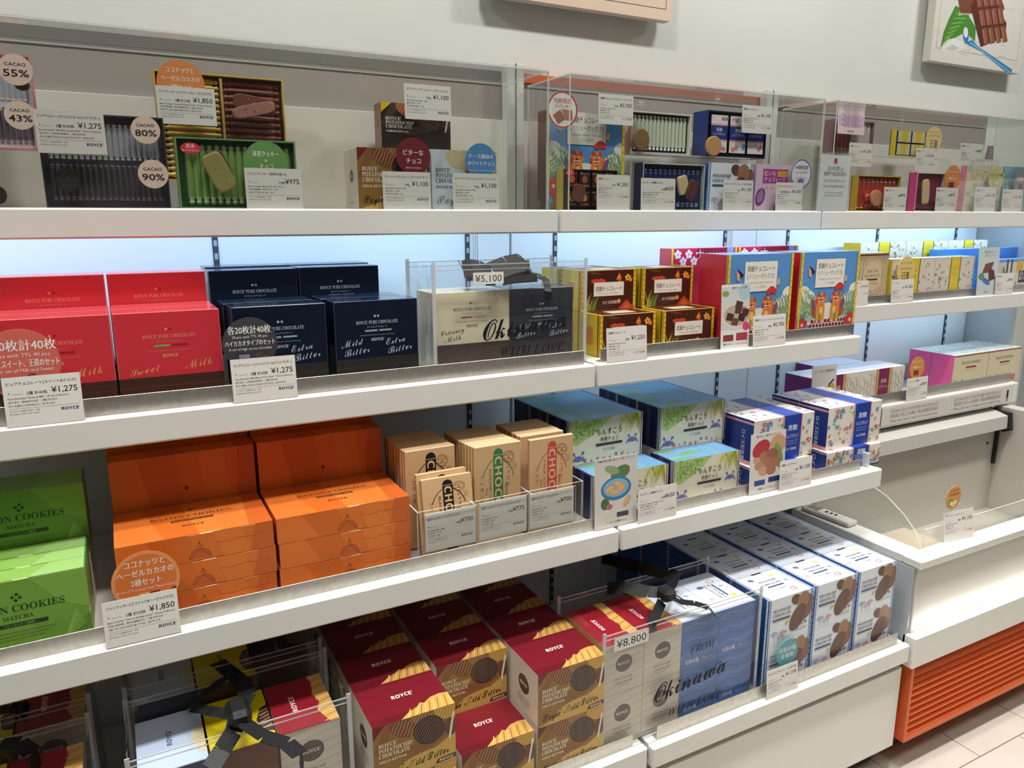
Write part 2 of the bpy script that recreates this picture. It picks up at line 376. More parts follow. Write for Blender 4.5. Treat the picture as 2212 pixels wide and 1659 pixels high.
# ================================================================= chilled case on the right
CHW = mat('chill_white', '#cbc6be', 0.45); CHG = mat('chill_grey', '#c6c4bd', 0.5); CHB = mat('chill_well', '#b9b2a4', 0.45); GASK = mat('gasket', '#17181a', 0.6)
ch = tag(empty('chilled_case', (1.46, 1.15, 0)), 'open white chilled display case at the right end', 'display case')
def cb(name, x0, x1, y0, y1, z0, z1, m, c=.002): return bar(name, x0 - 1.46, x1 - 1.46, y0 - 1.15, y1 - 1.15, z0, z1, m, ch, c)
cb('side_panel', .9065, .918, 1.17, 1.77, .382, .641, mat('chill_side', '#a9b0b6', 0.5))
cb('front_panel', .9185, 2.04, 1.166, 1.18, .441, .641, CHW)
cb('rim', .9065, 2.04, 1.15, 1.2085, .6415, .667, WHITE, .004); cb('rim', .9065, .978, 1.2087, 1.60, .6415, .667, WHITE, .003)
cb('light_ledge', .9065, 2.04, 1.14, 1.1805, .345, .4405, WHITE, .003)
lw = cb('ledge_light', .93, 2.03, 1.150, 1.1625, .4406, .4446, LEDW, 0)
area('ledge_lamp', (1.48, 1.148, .452), (1.1, .012), 0.7, (1, .97, .9), (1.48, 1.19, .58), 170)
cb('well_wall', .979, .984, 1.209, 1.58, .47, .655, CHB, 0); cb('well_wall', .984, 1.985, 1.209, 1.214, .47, .655, CHB, 0)
cb('well_floor', .979, 1.985, 1.209, 1.585, .455, .4695, CHB, 0)
cb('tray', 1.0, 1.30, 1.23, 1.47, .4697, .57, mat('tray_beige', '#c8b7a0', 0.5), .004)
cb('back_wall', .92, 1.985, 1.585, 1.60, .455, .835, CHG); cb('end_wall', 1.9855, 2.04, 1.209, 1.61, .38, .88, CHW)
hb = MB(); prism(hb, [(1.535 - 1.15, .808), (1.548 - 1.15, .803), (1.60 - 1.15, .836), (1.72 - 1.15, .845), (1.72 - 1.15, .872), (1.60 - 1.15, .872), (1.538 - 1.15, .856)], .92 - 1.46, 1.955 - 1.46, W1); hb.build('hood', CHG, ch)
gb = MB(); prism(gb, [(1.525 - 1.15, .80), (1.55 - 1.15, .79), (1.73 - 1.15, .86), (1.73 - 1.15, .88), (1.535 - 1.15, .866)], 1.956 - 1.46, 1.976 - 1.46, W1); gb.build('gasket', GASK, ch)
cb('gasket', 1.968, 1.98, 1.572, 1.5848, .655, .80, GASK)
for (sx, sz) in ((1.28, .79), (1.78, .79), (1.93, .74)):
    k = MB(); n = 10
    k.face([(sx - 1.46 + .006 * math.cos(6.283 * i / n), 1.5838 - 1.15, sz + .006 * math.sin(6.283 * i / n)) for i in range(n)], W1); k.build('screw', DARK, ch)
cm = Cv((1.08 - 1.46, 1.5848 - 1.15, .755), (1, 0, 0), (0, 0, 1), (0, -1, 0), .22, .05, False)
cm.g('load_line_mark').rect(0, 2, 100, 3.4, '#2a86b8').poly([(0, 10), (8, 10), (4, 5)], '#234a6a').poly([(76, 14), (86, 14), (81, 7)], '#3a3f74'); cm.build(ch, PRINT)
ab = MB(); prof = [(1.565, .805), (1.50, .808), (1.42, .800), (1.34, .775), (1.28, .738), (1.24, .70), (1.219, .655), (1.219, .50), (1.565, .50)]
pr = [(a - 1.15, b) for a, b in prof]; ab.face([(1.004 - 1.46, a, b) for a, b in pr], W1, 0); ab.face([(1.008 - 1.46, a, b) for a, b in pr][::-1], W1, 0)
for i in range(len(pr)): a, b = pr[i], pr[(i + 1) % len(pr)]; ab.face([(1.004 - 1.46, *a), (1.008 - 1.46, *a), (1.008 - 1.46, *b), (1.004 - 1.46, *b)], W1, 1)
ab.build('curved_guard', [ACR, ACE], ch)
b = MB(); pane(b, 1.009 - 1.46, 1.98 - 1.46, 1.2145 - 1.15, 1.2185 - 1.15, .50, .715, 'y'); b.build('front_guard', [ACR, ACE], ch)
# orange louvre below
gr = tag(empty('louvre_grille', (1.5, 1.16, 0.1)), 'orange louvred ventilation grille below the chilled case', 'grille')
GX0, GX1 = .921, 2.04
bar('frame_side', GX0 - 1.5, GX0 - 1.5 + .012, -.012, .05, .0, .2445, ORANGE, gr); bar('frame_top', GX0 - 1.5 + .0125, GX1 - 1.5, 0, .05, .228, .2445, ORANGE, gr); bar('frame_bottom', GX0 - 1.5 + .0125, GX1 - 1.5, -.012, .05, 0, .016, ORANGE, gr)
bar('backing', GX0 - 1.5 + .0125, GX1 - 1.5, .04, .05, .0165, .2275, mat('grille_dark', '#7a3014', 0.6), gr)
for k in range(10):
    z = .018 + k * .021; s = MB(); prism(s, [(-.010, z), (-.0085, z + .0035), (.008, z + .0195), (.030, z + .0195), (.030, z)], GX0 - 1.5 + .0127, GX1 - 1.5, W1); s.build('slat', ORANGE, gr)
tag(bar('plinth', .921, 2.04, 1.235, 1.6, 0.0005, 0.34, mat('plinth_dark', '#5b5650', 0.7)), 'dark recessed plinth behind the orange grille', 'plinth')
# temperature display on the rim
rm = tag(empty('temperature_display', (.942, 1.485, .6672)), 'white handheld temperature display lying on the case rim', 'thermometer'); rm.rotation_euler.z = math.radians(4)
bar('body', -.023, .023, -.085, .085, 0, .016, mat('plastic_white', '#dcdbd4', 0.4), rm, .004)
bar('screen', -.016, .016, .03, .072, .0161, .0168, mat('lcd', '#7f8478', 0.25), rm, 0)
for q, yy in enumerate((.008, -.008, -.024, -.04)): bar('button', -.006 + .001 * q, .005 + .001 * q, yy - .004, yy + .003, .0161, .0178, DARK if q < 3 else WHITE, rm, .0006)
# ================================================================= wall posters
def poster(name, x0, x1, z0, z1, label):
    r = tag(empty(name, ((x0 + x1) / 2, 1.855, z0)), label, 'poster'); w = (x1 - x0) / 2
    bar('canvas', -w, w, -.045, -.015, 0, z1 - z0, mat('canvas_' + name, '#cdc9bf', 0.7), r); bar('mount', -w + .05, w - .05, -.0148, .0035, .05, .12, DECK, r)
    return r, Cv((-w, -.045, 0), (1, 0, 0), (0, 0, 1), (0, -1, 0), x1 - x0, z1 - z0), Vector(((x0 + x1) / 2, 1.855, z0))
r, c, o = poster('pale_poster', -.077, .505, 2.122, 2.75, 'pale orange canvas poster with thin dark border line, cut by frame top')
c.g('poster_print').rect(0, 0, 100, 110, '#e6cdb8').line([(3, 110), (3, 5), (97, 5), (97, 110)], .35, '#4a4038'); c.build(r, MATTE)
r, c, o = poster('chocolate_poster', 1.664, 2.213, 2.122, 2.75, 'canvas poster of a milk chocolate bar, green leaf and blue spoon')
c.o = c.o + o
K = lambda *ps: [c.px(*p) for p in ps]
c.g('poster_print').rect(0, 0, 100, 114, '#d9d7cf')
for k in range(34):
    x, y = random.uniform(1, 90), random.uniform(1, 40); c.line([(x, y), (x + random.uniform(3, 12), y + random.uniform(-.6, .6))], random.uniform(.1, .35), random.choice(['#b5b1a6', '#9a968b', '#c6c2b8']))
c.line([(5, 114), (5, 8), (95, 8), (95, 114)], .25, '#8d8a84')
c.g('leaf').poly(K((2031, 104), (2038, 70), (2050, 40), (2064, 12), (2075, 18), (2070, 34), (2090, 30), (2108, 60), (2106, 90), (2085, 70), (2062, 82), (2045, 86)), '#4b8a34')
for k in range(7): c.line(K((2036 + k * 5, 95 - k * 11), (2052 + k * 7, 80 - k * 8)), .7, '#86b662')
c.g('salt_rock').poly(K((2032, 108), (2040, 98), (2060, 82), (2078, 90), (2084, 104), (2068, 112), (2048, 112)), '#e4e3de').poly(K((2040, 106), (2058, 96), (2072, 104), (2060, 111)), '#c6c6c2')
c.g('chocolate_bar').poly(K((2063, -40), (2150, -40), (2170, 18), (2160, 34), (2074, 28)), '#7a4636').poly(K((2105, 0), (2096, 14), (2118, 102), (2172, 80), (2174, 50), (2158, 20), (2150, -40), (2110, -40)), '#5b3026')
for rr in range(3):
    for qq in range(4):
        bx, by = 2107 + qq * 13.5 + rr * 6.5, -18 + rr * 40 - qq * 1.5
        c.poly(K((bx, by), (bx + 10.5, by - 2), (bx + 16, by + 32), (bx + 5.5, by + 35)), '#8a5444').poly(K((bx + 2, by + 3), (bx + 5, by + 2), (bx + 9, by + 30), (bx + 6.5, by + 32)), '#a5705c')
c.g('spoon').ell(*c.px(2086, 76), 3.0, 4.6, '#2b78b0', rot=25).ell(*c.px(2086, 70), 2.4, 3.4, '#dfe4e6', rot=25).poly(K((2082, 92), (2100, 86), (2112, 100), (2186, 150), (2185, 161), (2176, 158), (2120, 112)), '#3a86bd').line(K((2096, 92), (2118, 108), (2182, 157)), .5, '#9cc8e0')
c.o = c.o - o
for b_ in c.groups.values(): b_.v = [tuple(Vector(v) - o) for v in b_.v]
c.build(r, MATTE)
# ================================================================= artwork
rnd = random.Random(11)
def chip(c, cx, cy, rx, ry, col, rid, rot=0, n=7, wd=.9):
    c.ell(cx, cy, rx, ry, col, 22, rot); ca, sa = math.cos(math.radians(rot)), math.sin(math.radians(rot))
    for k in range(1, n):
        t = -1 + 2 * k / n; h = math.sqrt(1 - t * t) * .92; pts = []
        for q in range(5):
            x, y = rx * t + rx * .025 * math.sin(q * 2 + k), ry * h * (-1 + q / 2); pts.append((cx + x * ca - y * sa, cy + x * sa + y * ca))
        c.line(pts, wd, rid)
def blade(c, x, y, L, ang, wd, col):
    a = math.radians(ang); pts = []; back = []
    for i in range(5):
        t = i / 4; px, py = x + L * t * math.cos(a), y + L * t * math.sin(a) - L * .18 * t * t; w = wd * (1 - t) ** .7 / 2
        pts.append((px - w * math.sin(a), py + w * math.cos(a))); back.append((px + w * math.sin(a), py - w * math.cos(a)))
    c.poly(pts + back[::-1], col)
def flower(c, x, y, r, col, mid):
    for k in range(5): a = 1.2566 * k + .4; c.ell(x + r * .62 * math.cos(a), y + r * .62 * math.sin(a), r * .5, r * .42, col, 8, math.degrees(a))
    c.ell(x, y, r * .28, r * .28, mid, 8)
def coral(c, x, y, s, col, wd=.9, dep=3, ang=90):
    a = math.radians(ang); x2, y2 = x + s * math.cos(a), y + s * math.sin(a); c.line([(x, y), (x2, y2)], wd, col)
    if dep:
        for d in (-32, 6, 34): coral(c, x2, y2, s * .68, col, wd * .85, dep - 1, ang + d)
def stem(c, x, y, h, col, leaf):
    c.line([(x, y), (x + 1, y + h * .5), (x + .5, y + h)], .8, col)
    for k in range(5): yy = y + h * (.25 + .15 * k); blade(c, x + .6, yy, h * .28, 60 if k % 2 else 125, 1.6, leaf)
def pure(base, band, ink, pill1, pill2, names, logo):
    def art(f):
        c = f.front(); c.g('bottom_band').rect(0, 0, 100, 31, band); c.g('emblem').ell(47.5, 79.5, 1.4, 1.4, ink).ell(51.5, 79.5, 1.4, 1.4, pill2)
        c.g('lettering').text("ROYCE' PURE CHOCOLATE", 50, 70.5, 5.4, ink, 'c', 'serif', fit=50).text('ロイズ ピュアチョコレート', 50, 66, 2.4, ink, 'c', fit=24)
        c.g('flavour_bars').rect(35, 61.6, 15, 2, pill1).rect(52, 61.6, 15, 2, pill2)
        c.g('lettering').text('Blended with selected cacao for a smooth and mellow taste', 50, 57, 1.7, ink, 'c').text("ROYCE'", 50, 50.5, 4.6, logo, 'c', 'bold', fit=15)
        for s, x, y, z in names: c.text(s, x, y, z * 1.05, logo, 'c', 'pen', rot=8)
    return art
def art_kokuto(f):
    c = f.front()
    for x in (1.5, 93.5):
        c.new('border_stripe')
        c.rect(x, 0, 4.6, 60, '#e2b92c')
        for k in range(8): c.ell(x + 2.3, 4 + k * 7.4, 1, 1, '#5a2a12', 6)
    c.g('pattern')
    for k in range(4): c.line([(12 + 3 * k, 55 - k), (20 + 4 * k, 56.5 - k), (24 + k * 4, 54 - k)], .5, '#8d5a38')
    c.new('leaf_pattern')
    for k in range(12): blade(c, 8 + k * 1.5, -1, rnd.uniform(22, 36), rnd.uniform(60, 118), 2.4, rnd.choice(['#8a9a34', '#b3a53c', '#5e7a2a']))
    c.new('pattern')
    c.poly([(62, 44), (68, 54), (72, 46), (70, 40)], '#d2642e').poly([(64, 45), (67, 50), (69, 46)], '#f0b53c')
    flower(c, 83, 46, 5, '#e8a63c', '#c4432a'); flower(c, 88, 43, 3.6, '#d9752e', '#f0cf6a')
    c.new('pattern')
    c.poly([(66, 0), (76, 9), (82, 14), (88, 8), (97, 2), (97, 0)], '#c4472a').poly([(74, 0), (82, 9), (90, 0)], '#d86a34').ell(68, 12, 3.2, 3.2, '#e09a38')
    c.new('badge')
    for k in range(5): c.ell(22 + k * 4.5, 42.5 + (k % 2), 3.6, 2.6, '#d2482e', 10)
    c.g('title_panel').rect(23.2, 20.5, 53, 20, '#e6dccb').rect(24, 21.3, 51.4, 18.4, '#efe6d8')
    c.g('title_panel>lettering').text('黒糖チョコレート', 49.7, 28, 8, '#3a2416', 'c', off=.006, fit=46).text('Kokutoh chocolate', 49.7, 23.4, 2.8, '#6a4a36', 'c', fit=36); c.g('maker_name').text('ロイズ石垣島', 52, 9, 5.4, '#efe3d2', 'c', off=.01, fit=25)
    l = f.left(); l.g('side_print').rect(0, 0, 100, 200, '#e0c022').rect(30, l.H * .25, 40, l.H * .45, '#d98a3a').rect(92, 0, 5, 200, '#5a2412')
    t = f.top(); t.g('top_print').rect(1.5, 0, 4.6, 100, '#e2b92c').rect(93.5, 0, 4.6, 100, '#e2b92c').rect(30, 12, 42, t.H - 24, '#cfc3b0')
def art_value(f):
    c = f.front(); c.g('sky_picture').rect(0, 0, 100, 100, '#5b93cf')
    for x, y, r in ((0, 40, 17), (14, 44, 15), (26, 36, 13), (8, 52, 11), (98, 44, 16), (86, 40, 13), (74, 34, 12), (96, 54, 10), (50, 22, 22), (30, 24, 16), (70, 22, 16)): c.ell(x, y, r, r * .8, '#e7e6df', 18)
    for k in range(11): stem(c, 5 + k * 2.1, 18, rnd.uniform(22, 40), '#5f8a54', '#7fa562')
    for k in range(11): stem(c, 73 + k * 2.2, 18, rnd.uniform(20, 36), '#6a8a60', '#86a56a')
    c.g('roof_tiles').poly([(18, 0), (24, 19), (78, 21), (88, 0)], '#efe7e2')
    for r in range(4):
        for q in range(11):
            x = 21 + q * 5.6 + (r % 2) * 2.6; y = 1 + r * 5; 
            if x < 84: c.poly([(x, y), (x + 4.6, y), (x + 4.6, y + 2.6), (x + 3.6, y + 4.1), (x + 1, y + 4.1), (x, y + 2.6)], '#7d2632')
    c.g('guardian_dogs')
    for s, x in ((1, 38), (-1, 63)):
        c.ell(x - 9 * s, 30, 5.5, 8, '#b5583a', 12, 20 * s).ell(x - 12 * s, 38, 3, 7, '#74508c', 10, 25 * s).ell(x - 8 * s, 40, 2.4, 6, '#d8623a', 10, 10 * s)
        c.poly([(x - 7, 19), (x + 7, 19), (x + 7.5, 34), (x + 4, 44), (x - 4, 44), (x - 7.5, 34)], '#d98a3c').ell(x - 3 * s, 24, 4.4, 5, '#7f9a4a', 12)
        for k in range(9): q = 6.283 * k / 9; c.ell(x + 6.4 * math.cos(q), 44 + 5.6 * math.sin(q), 2.6, 2.6, '#c2502c' if k % 2 else '#e08a3a', 8)
        c.poly([(x - 6, 48), (x + 6, 48), (x + 5, 41), (x + 3, 37.5), (x - 3, 37.5), (x - 5, 41)], '#dd7434').poly([(x - 4.6, 42), (x + 4.6, 42), (x + 3, 38.4), (x - 3, 38.4)], '#efd9b4').rect(x - 3.2, 39.2, 6.4, 1.5, '#a8262a').ell(x, 43, 1.5, 1, '#4a2a20', 8)
        for d in (-1, 1): c.poly([(x + d * 6.4, 48), (x + d * 5.4, 53.5), (x + d * 2.6, 49.4)], '#c0462a').ell(x + d * 2.7, 45.4, 1.5, 1.3, '#f6ead0', 8).ell(x + d * 2.6, 45.2, .7, .8, '#2a1a14', 6).line([(x + d * 1.2, 47.2), (x + d * 4.4, 48)], .8, '#7a2a1c').poly([(x + d * 6.6, 17), (x + d * 2, 17), (x + d * 2.6, 29), (x + d * 5.6, 29)], '#e3a24c').rect(x + d * 4.4 - 2.4, 16.6, 4.8, 1.8, '#f0dcb8')
        c.ell(x + 1.5 * s, 31, 2.6, 5, '#edc878', 10)
    c.g('flowers')
    for x, y, r in ((9, 15, 8), (14, 6, 7), (91, 17, 8.5), (86, 7, 7), (95, 8, 6)): flower(c, x, y, r, '#cf3a3c', '#f0c0b0'); c.ell(x + 2, y - 4, 3, 2, '#5a7c96', 8)
    c.g('title_panel').rect(25.5, 58, 49, 33, '#e9e6dd'); c.ell(68, 59, 6, 4, '#d23a34', 12).ell(63, 57, 3.4, 3.4, '#d23a34', 10).ell(73, 57.4, 3, 3, '#d23a34', 10)
    c.g('title_panel>lettering').text('黒糖チョコレート', 50, 80.5, 7, '#3a3430', 'c', off=.008, fit=42).text('[バリューボックス]', 50, 72.5, 6.4, '#3a3430', 'c', fit=41).text('Kokutoh chocolate "Value box"', 50, 67, 2.6, '#4a4440', 'c', fit=38).text('ロイズ石垣島', 50, 62, 3, '#c8584c', 'c', fit=16)
    c.g('butterfly').poly([(14, 84), (18, 77), (22, 74), (24, 77), (20, 80)], '#33253a').poly([(13, 82), (14, 72), (18, 70), (18, 78)], '#e8a68a').poly([(76, 72), (80, 70), (79, 64), (75, 64)], '#e0b080')
    for x in (0.6, 96):
        c.new('border_stripe')
        c.rect(x, 0, 3.4, 100, '#e3c83a')
        for k in range(12): c.ell(x + 1.7, 4 + 8 * k, .7, 1.1, '#8a6a1c', 6)
    l = f.left(); l.g('side_print').rect(0, 0, 100, 500, '#c02a34').rect(95, 0, 5, 500, '#dcae40')
    t = f.top(); t.g('top_print').rect(0, 0, 100, 100, '#86aedd').poly([(40, 0), (55, t.H), (75, t.H), (60, 0)], '#b5cdee')
def art_matcha(f):
    c = f.front(); c.g('leaf_pattern')
    for p, k in (([(0, 65), (40, 65), (0, 20)], '#62923a'), ([(60, 65), (100, 65), (100, 30), (80, 40)], '#7da846'), ([(30, 0), (70, 0), (55, 30), (35, 25)], '#77a040'), ([(75, 0), (100, 0), (100, 26), (86, 14)], '#5f8a34'), ([(0, 0), (22, 0), (10, 22), (0, 16)], '#6a983c')): c.poly(p, k)
    for k in range(7): c.line([(78 + k, 4 + k * 2), (96 - k, 18 + k * 2)], .5, '#a6cf6c')
    c.g('emblem')
    for x, y in ((48, 51), (51, 53), (50, 48), (53, 50)): c.poly([(x - 1.6, y), (x, y + 1.6), (x + 1.6, y), (x, y - 1.6)], '#22401c')
    c.g('lettering').text('BATON COOKIES', 50, 38.5, 8.4, '#24401a', 'c', 'serif', fit=66).text('MATCHA', 50, 32, 4.8, '#24401a', 'c', 'serif', fit=21); c.rect(30, 25.6, 40, 3.4, '#1f3a1c').text('バトンクッキー[抹茶]', 50, 26.4, 2.2, '#9cc46a', 'c')
    for k, s in enumerate(('Crisp langue de chat cookies covered with matcha chocolate', 'paired with smooth chocolate; a fragrant tea flavour', 'made with care in a cool northern land')): c.text(s, 50, 20.5 - k * 3, 2, '#35581f', 'c')
    c.text("ROYCE'", 50, 5, 7.4, '#16301a', 'c', 'bold', fit=22)
    t = f.top(); t.g('top_print').poly([(0, 0), (50, 0), (30, t.H), (0, t.H)], '#86b654').poly([(60, 0), (100, 0), (100, t.H), (74, t.H)], '#9cc674').rect(99, 0, 1, t.H, '#2f7a4a')
def facets(c):
    for p, k in (([(0, 0), (30, 0), (18, c.H), (0, c.H)], '#de7430'), ([(30, 0), (52, 0), (44, c.H), (18, c.H)], '#cf6826'), ([(66, 0), (84, 0), (78, c.H), (60, c.H)], '#de7834'), ([(84, 0), (100, 0), (100, c.H), (88, c.H)], '#c8622a')): c.poly(p, k)
def baton_face(c, q):
    facets(c.g('facet_pattern')); x, y = 50, q * .80; c.g('emblem').poly([(x - 2, y), (x, y + 2), (x + 2, y), (x, y - 2)], '#6a2c14')
    c.g('lettering').text('BATON COOKIES', 50, q * .58, 7, '#7a3414', 'c', 'serif', fit=54).rect(36, q * .45, 28, 3.6, '#33180c').text('COCONUT & HAZEL CACAO', 50, q * .45 + .8, 2.2, '#e0a070', 'c', fit=26).text("ROYCE'", 50, q * .28, 5, '#3a1a0c', 'c', 'bold', fit=15)
def art_orange(f):
    c = f.front(); facets(c.g('facet_pattern')); c.g('open_tab').ell(51, 1.5, 7, 7.5, '#c2602a', 20, 0, 0, 180).ring(51, 1.5, 7, .4, '#7a3a18', 16, 0, 180).ring(51, 1.5, 7, .4, '#7a3a18', 2, 0, 180); c.g('lettering').text('▲', 51, 12, 2.2, '#7a3414', 'c').text('OPEN', 51, 10, 1.8, '#7a3414', 'c')
    c.g('fold_line').line([(62, 11), (70, 10), (78, 11.6), (86, 10.6), (95, 12)], .3, '#9c4c1c'); baton_face(f.top(), 62)
def art_orange_up(f):
    c = f.front(); facets(c.g('facet_pattern')); c.g('emblem').poly([(48, 37), (50, 39), (52, 37), (50, 35)], '#6a2c14'); c.g('lettering').text('BATON COOKIES', 50, 11, 7, '#7a3414', 'c', 'serif', fit=54)
    facets(f.top().g('top_print'))
def art_choco(ink, jp, en):
    def art(f):
        c = f.front(); H = c.H; y0 = H - 178
        c.g('pill_logo').rect(40, H - 185, 21, 165, ink).ell(50.5, H - 20, 10.5, 12, ink, 18, 0, 0, 180); c.line([(40, H - 21), (61, H - 21)], 1, '#d8b488')
        c.text('CHOCO', 43.5, H - 24, 20.5, '#d8b488', 'l', 'bold', rot=-90, fit=104)
        c.g('arc_line').line([(18, H - 62), (22, H - 50), (30, H - 37), (39, H - 29)], 1.6, ink).line([(62, H - 31), (74, H - 42), (81, H - 56), (84, H - 68)], 1.8, ink)
        c.g('lettering').text(en, 31, H - 46, 7, ink, 'l', rot=-90, fit=90)
        c.new('maker_name')
        for k, ch in enumerate('ロイズの'): c.text(ch, 73 - k * .5, H - 50 - k * 12, 10, ink, 'c', rot=-8)
        c.text("ROYCE'", 65, H - 80, 8, ink, 'l', 'bold', rot=-90)
        c.new('flavour_name')
        for k, ch in enumerate(jp): c.text(ch, 16, H - 66 - k * 12, 10, ink, 'c')
        c.text('NET120g', 24, H - 84, 4, '#6a4a2a', 'l', rot=-90)
        c.g('stamp').ring(73, H - 28, 12, .7, '#5a3a22').ring(73, H - 28, 9.4, .6, '#5a3a22').line([(64, H - 24), (82, H - 24)], .6, '#5a3a22').line([(64, H - 32), (82, H - 32)], .6, '#5a3a22').text('石', 73, H - 31, 6, '#5a3a22', 'c')
        for k in range(4): c.line([(82 + k * 2.4, H - 40), (83.4 + k * 2.4, H - 48), (82 + k * 2.4, H - 56)], .5, '#7a5a3a')
        l = f.left(); l.g('side_print').text(en + ' BAR', 72, l.H * .52, 40, ink if ink != '#1c1614' else '#4a3420', 'l', rot=-90)
    return art
def crab(c, x, y, s, col):
    c.ell(x, y, 3.4 * s, 2.4 * s, col, 12)
    for d in (-1, 1):
        for k in range(3): c.line([(x + d * 2 * s, y - k * .6 * s), (x + d * (5 + k) * s, y + (1 - 1.6 * k) * s), (x + d * (5.4 + k) * s, y - (2 + k) * s)], .6 * s, col)
        c.line([(x + d * 2 * s, y + s), (x + d * 4 * s, y + 4 * s)], .8 * s, col).ell(x + d * 4.4 * s, y + 4.6 * s, 1.5 * s, 1.2 * s, col, 8)
def art_chinsuko(f):
    c = f.front(); c.g('landscape_print').rect(0, 0, 100, 60, '#dcd8c2')
    c.poly([(0, 28), (0, 60), (70, 60), (44, 40), (28, 30), (10, 22)], '#a9c07a')
    for k in range(120):
        t = rnd.random(); x, y = rnd.uniform(3, 46 * (1 - .25 * t)), 50 - rnd.random() * 24
        if y > 26 + x * .42 - 6: c.ell(x, y, rnd.uniform(1.2, 2.4), rnd.uniform(.9, 1.7), rnd.choice(['#7fa85a', '#92b86a', '#6a9a4c', '#b2cc80']), 6, rnd.uniform(0, 90))
    for k in range(24): blade(c, 86 + rnd.uniform(-14, 10), 54, rnd.uniform(18, 30), rnd.uniform(225, 310), 2.2, rnd.choice(['#c2c455', '#a3ad42', '#dbd774', '#8c9a3a']))
    c.rect(97, 0, 3, 60, '#e4e2d8').rect(97.6, 0, 1.4, 60, '#4a2438').rect(0, 0, 2.4, 60, '#e4e2d8').rect(.8, 0, 1, 60, '#3a2840')
    c.g('crabs'); crab(c, 86, 20, 1.15, '#6a70b4'); crab(c, 13, 7, 1.4, '#6468b0')
    for k in range(9): flower(c, 22 + k * 8.4, rnd.uniform(2, 7), rnd.uniform(1.2, 2.2), rnd.choice(['#c2803a', '#9a5a6a', '#7a9a6a', '#c4b49a']), '#e8d8b8')
    c.g('lettering').text('ちんすこう', 54, 31, 8.6, '#35332f', 'c', off=.006, fit=34).text('黒糖チョコ', 54, 23.6, 5.6, '#4a4742', 'c', fit=24).rect(36, 18.4, 36, 2.6, '#3a3036').text('ロイズ石垣島', 54, 12.5, 3.4, '#6a6660', 'c', fit=16)
    t = f.top(); t.g('top_print').rect(0, 0, 100, 60, '#6f9ec6').rect(97.4, 0, 2.6, 60, '#26325c').rect(0, 0, 2.6, 60, '#26325c')
    for k in range(6): t.ell(rnd.uniform(8, 60), 5 + k * 6.4, rnd.uniform(10, 20), 3, rnd.choice(['#6aa070', '#7ab27e', '#5f9668']), 12)
    for k in range(5): t.line([(60, 6 + k * 7), (80, 8 + k * 7)], .6, '#3a7a58').line([(64, 4 + k * 7), (76, 10 + k * 7)], .6, '#a5cf9c')
    l = f.left(); l.g('side_print').rect(0, 0, 100, 300, '#16204a').rect(40, 0, 16, 300, '#4a4478').rect(88, 0, 6, 300, '#8f8fb4').rect(94, 0, 3, 300, '#cfd6a0')
def motifs(c, x0, x1, y0, y1, n):
    for k in range(n):
        x, y = rnd.uniform(x0 + 2, x1 - 2), rnd.uniform(y0 + 2, y1 - 2); t = rnd.randrange(5); col = rnd.choice(['#c9606a', '#5f9cc4', '#8fae5a', '#d9986a', '#c4505c'])
        if t == 0: c.ell(x, y, 3.2, 2, '#5f9cc4', 12, rnd.uniform(0, 180)); [c.ell(x + 3 * math.cos(a), y + 2.4 * math.sin(a), 1, .6, '#6fa8cc', 6) for a in (.7, 2.3, 3.9, 5.4)]
        elif t == 1: flower(c, x, y, 2.8, '#cc6a66', '#f0d8b0')
        elif t == 2: c.poly([(x - 2, y), (x + 2, y + 1.4), (x + 3, y + 3), (x + 3, y), (x + 2, y - 1.4)], col)
        elif t == 3: c.ell(x, y, 1.7, 2.3, '#9db867', 10, rnd.uniform(0, 180))
        else: coral(c, x, y, 2, '#b0aaa4', .35, 2, rnd.uniform(60, 120))
def art_chocolat(f):
    c = f.front(); H = c.H; c.g('pattern'); motifs(c, 0, 48, 0, H, 34); c.new('pattern'); motifs(c, 78, 100, 0, H, 16)
    c.g('paper_band').rect(47, 0, 32, H, '#e2a9a4').rect(48.6, 0, 28.8, H, '#3a2a4a').rect(49.2, 0, 27.6, H, '#1c3e9c')
    c.g('paper_band>lettering').text('黒糖', 63, H * .66, 7.6, '#e6e6ee', 'c', off=.015, fit=15).text('ショコラキュイ', 63, H * .48, 6, '#e6e6ee', 'c', fit=22).text('baked chocolate cookie', 63, H * .4, 2, '#c6cbe0', 'c').text('Kokutoh chocolat cuit', 63, H * .34, 2, '#c6cbe0', 'c').text('ロイズ石垣島', 63, H * .2, 3.6, '#f2f2f4', 'c', off=.02, fit=17)
    t = f.top(); t.g('top_print'); motifs(t, 0, 48, 0, t.H, 16); motifs(t, 78, 100, 0, t.H, 8); t.rect(47, 0, 32, t.H, '#e2a9a4').rect(49.2, 0, 27.6, t.H, '#2a4cac')
    l = f.left(); l.g('side_print').rect(0, 0, 100, 300, '#16307e').rect(0, 0, 100, l.H * .08, '#d89a98').rect(0, l.H * .9, 100, l.H * .05, '#d89a98').text('ロイズ石垣島', 60, l.H * .75, 14, '#dfe3f2', 'l', rot=-90)
def medallion(c, x, y, s, txt=True):
    c.ell(x, y, 20 * s, 19 * s, '#4c3a32', 18).ell(x - 1, y + 1, 18 * s, 17 * s, '#5a463c', 16)
    for k in range(6): c.line([(x - 14 * s + k * 4 * s, y - 12 * s), (x - 6 * s + k * 4 * s, y + 10 * s)], .8 * s, '#3a2a24')
    if txt: c.text("ROYCE'", x, y - 3 * s, 8.5 * s, '#ece6dc', 'c', 'bold', fit=28 * s)
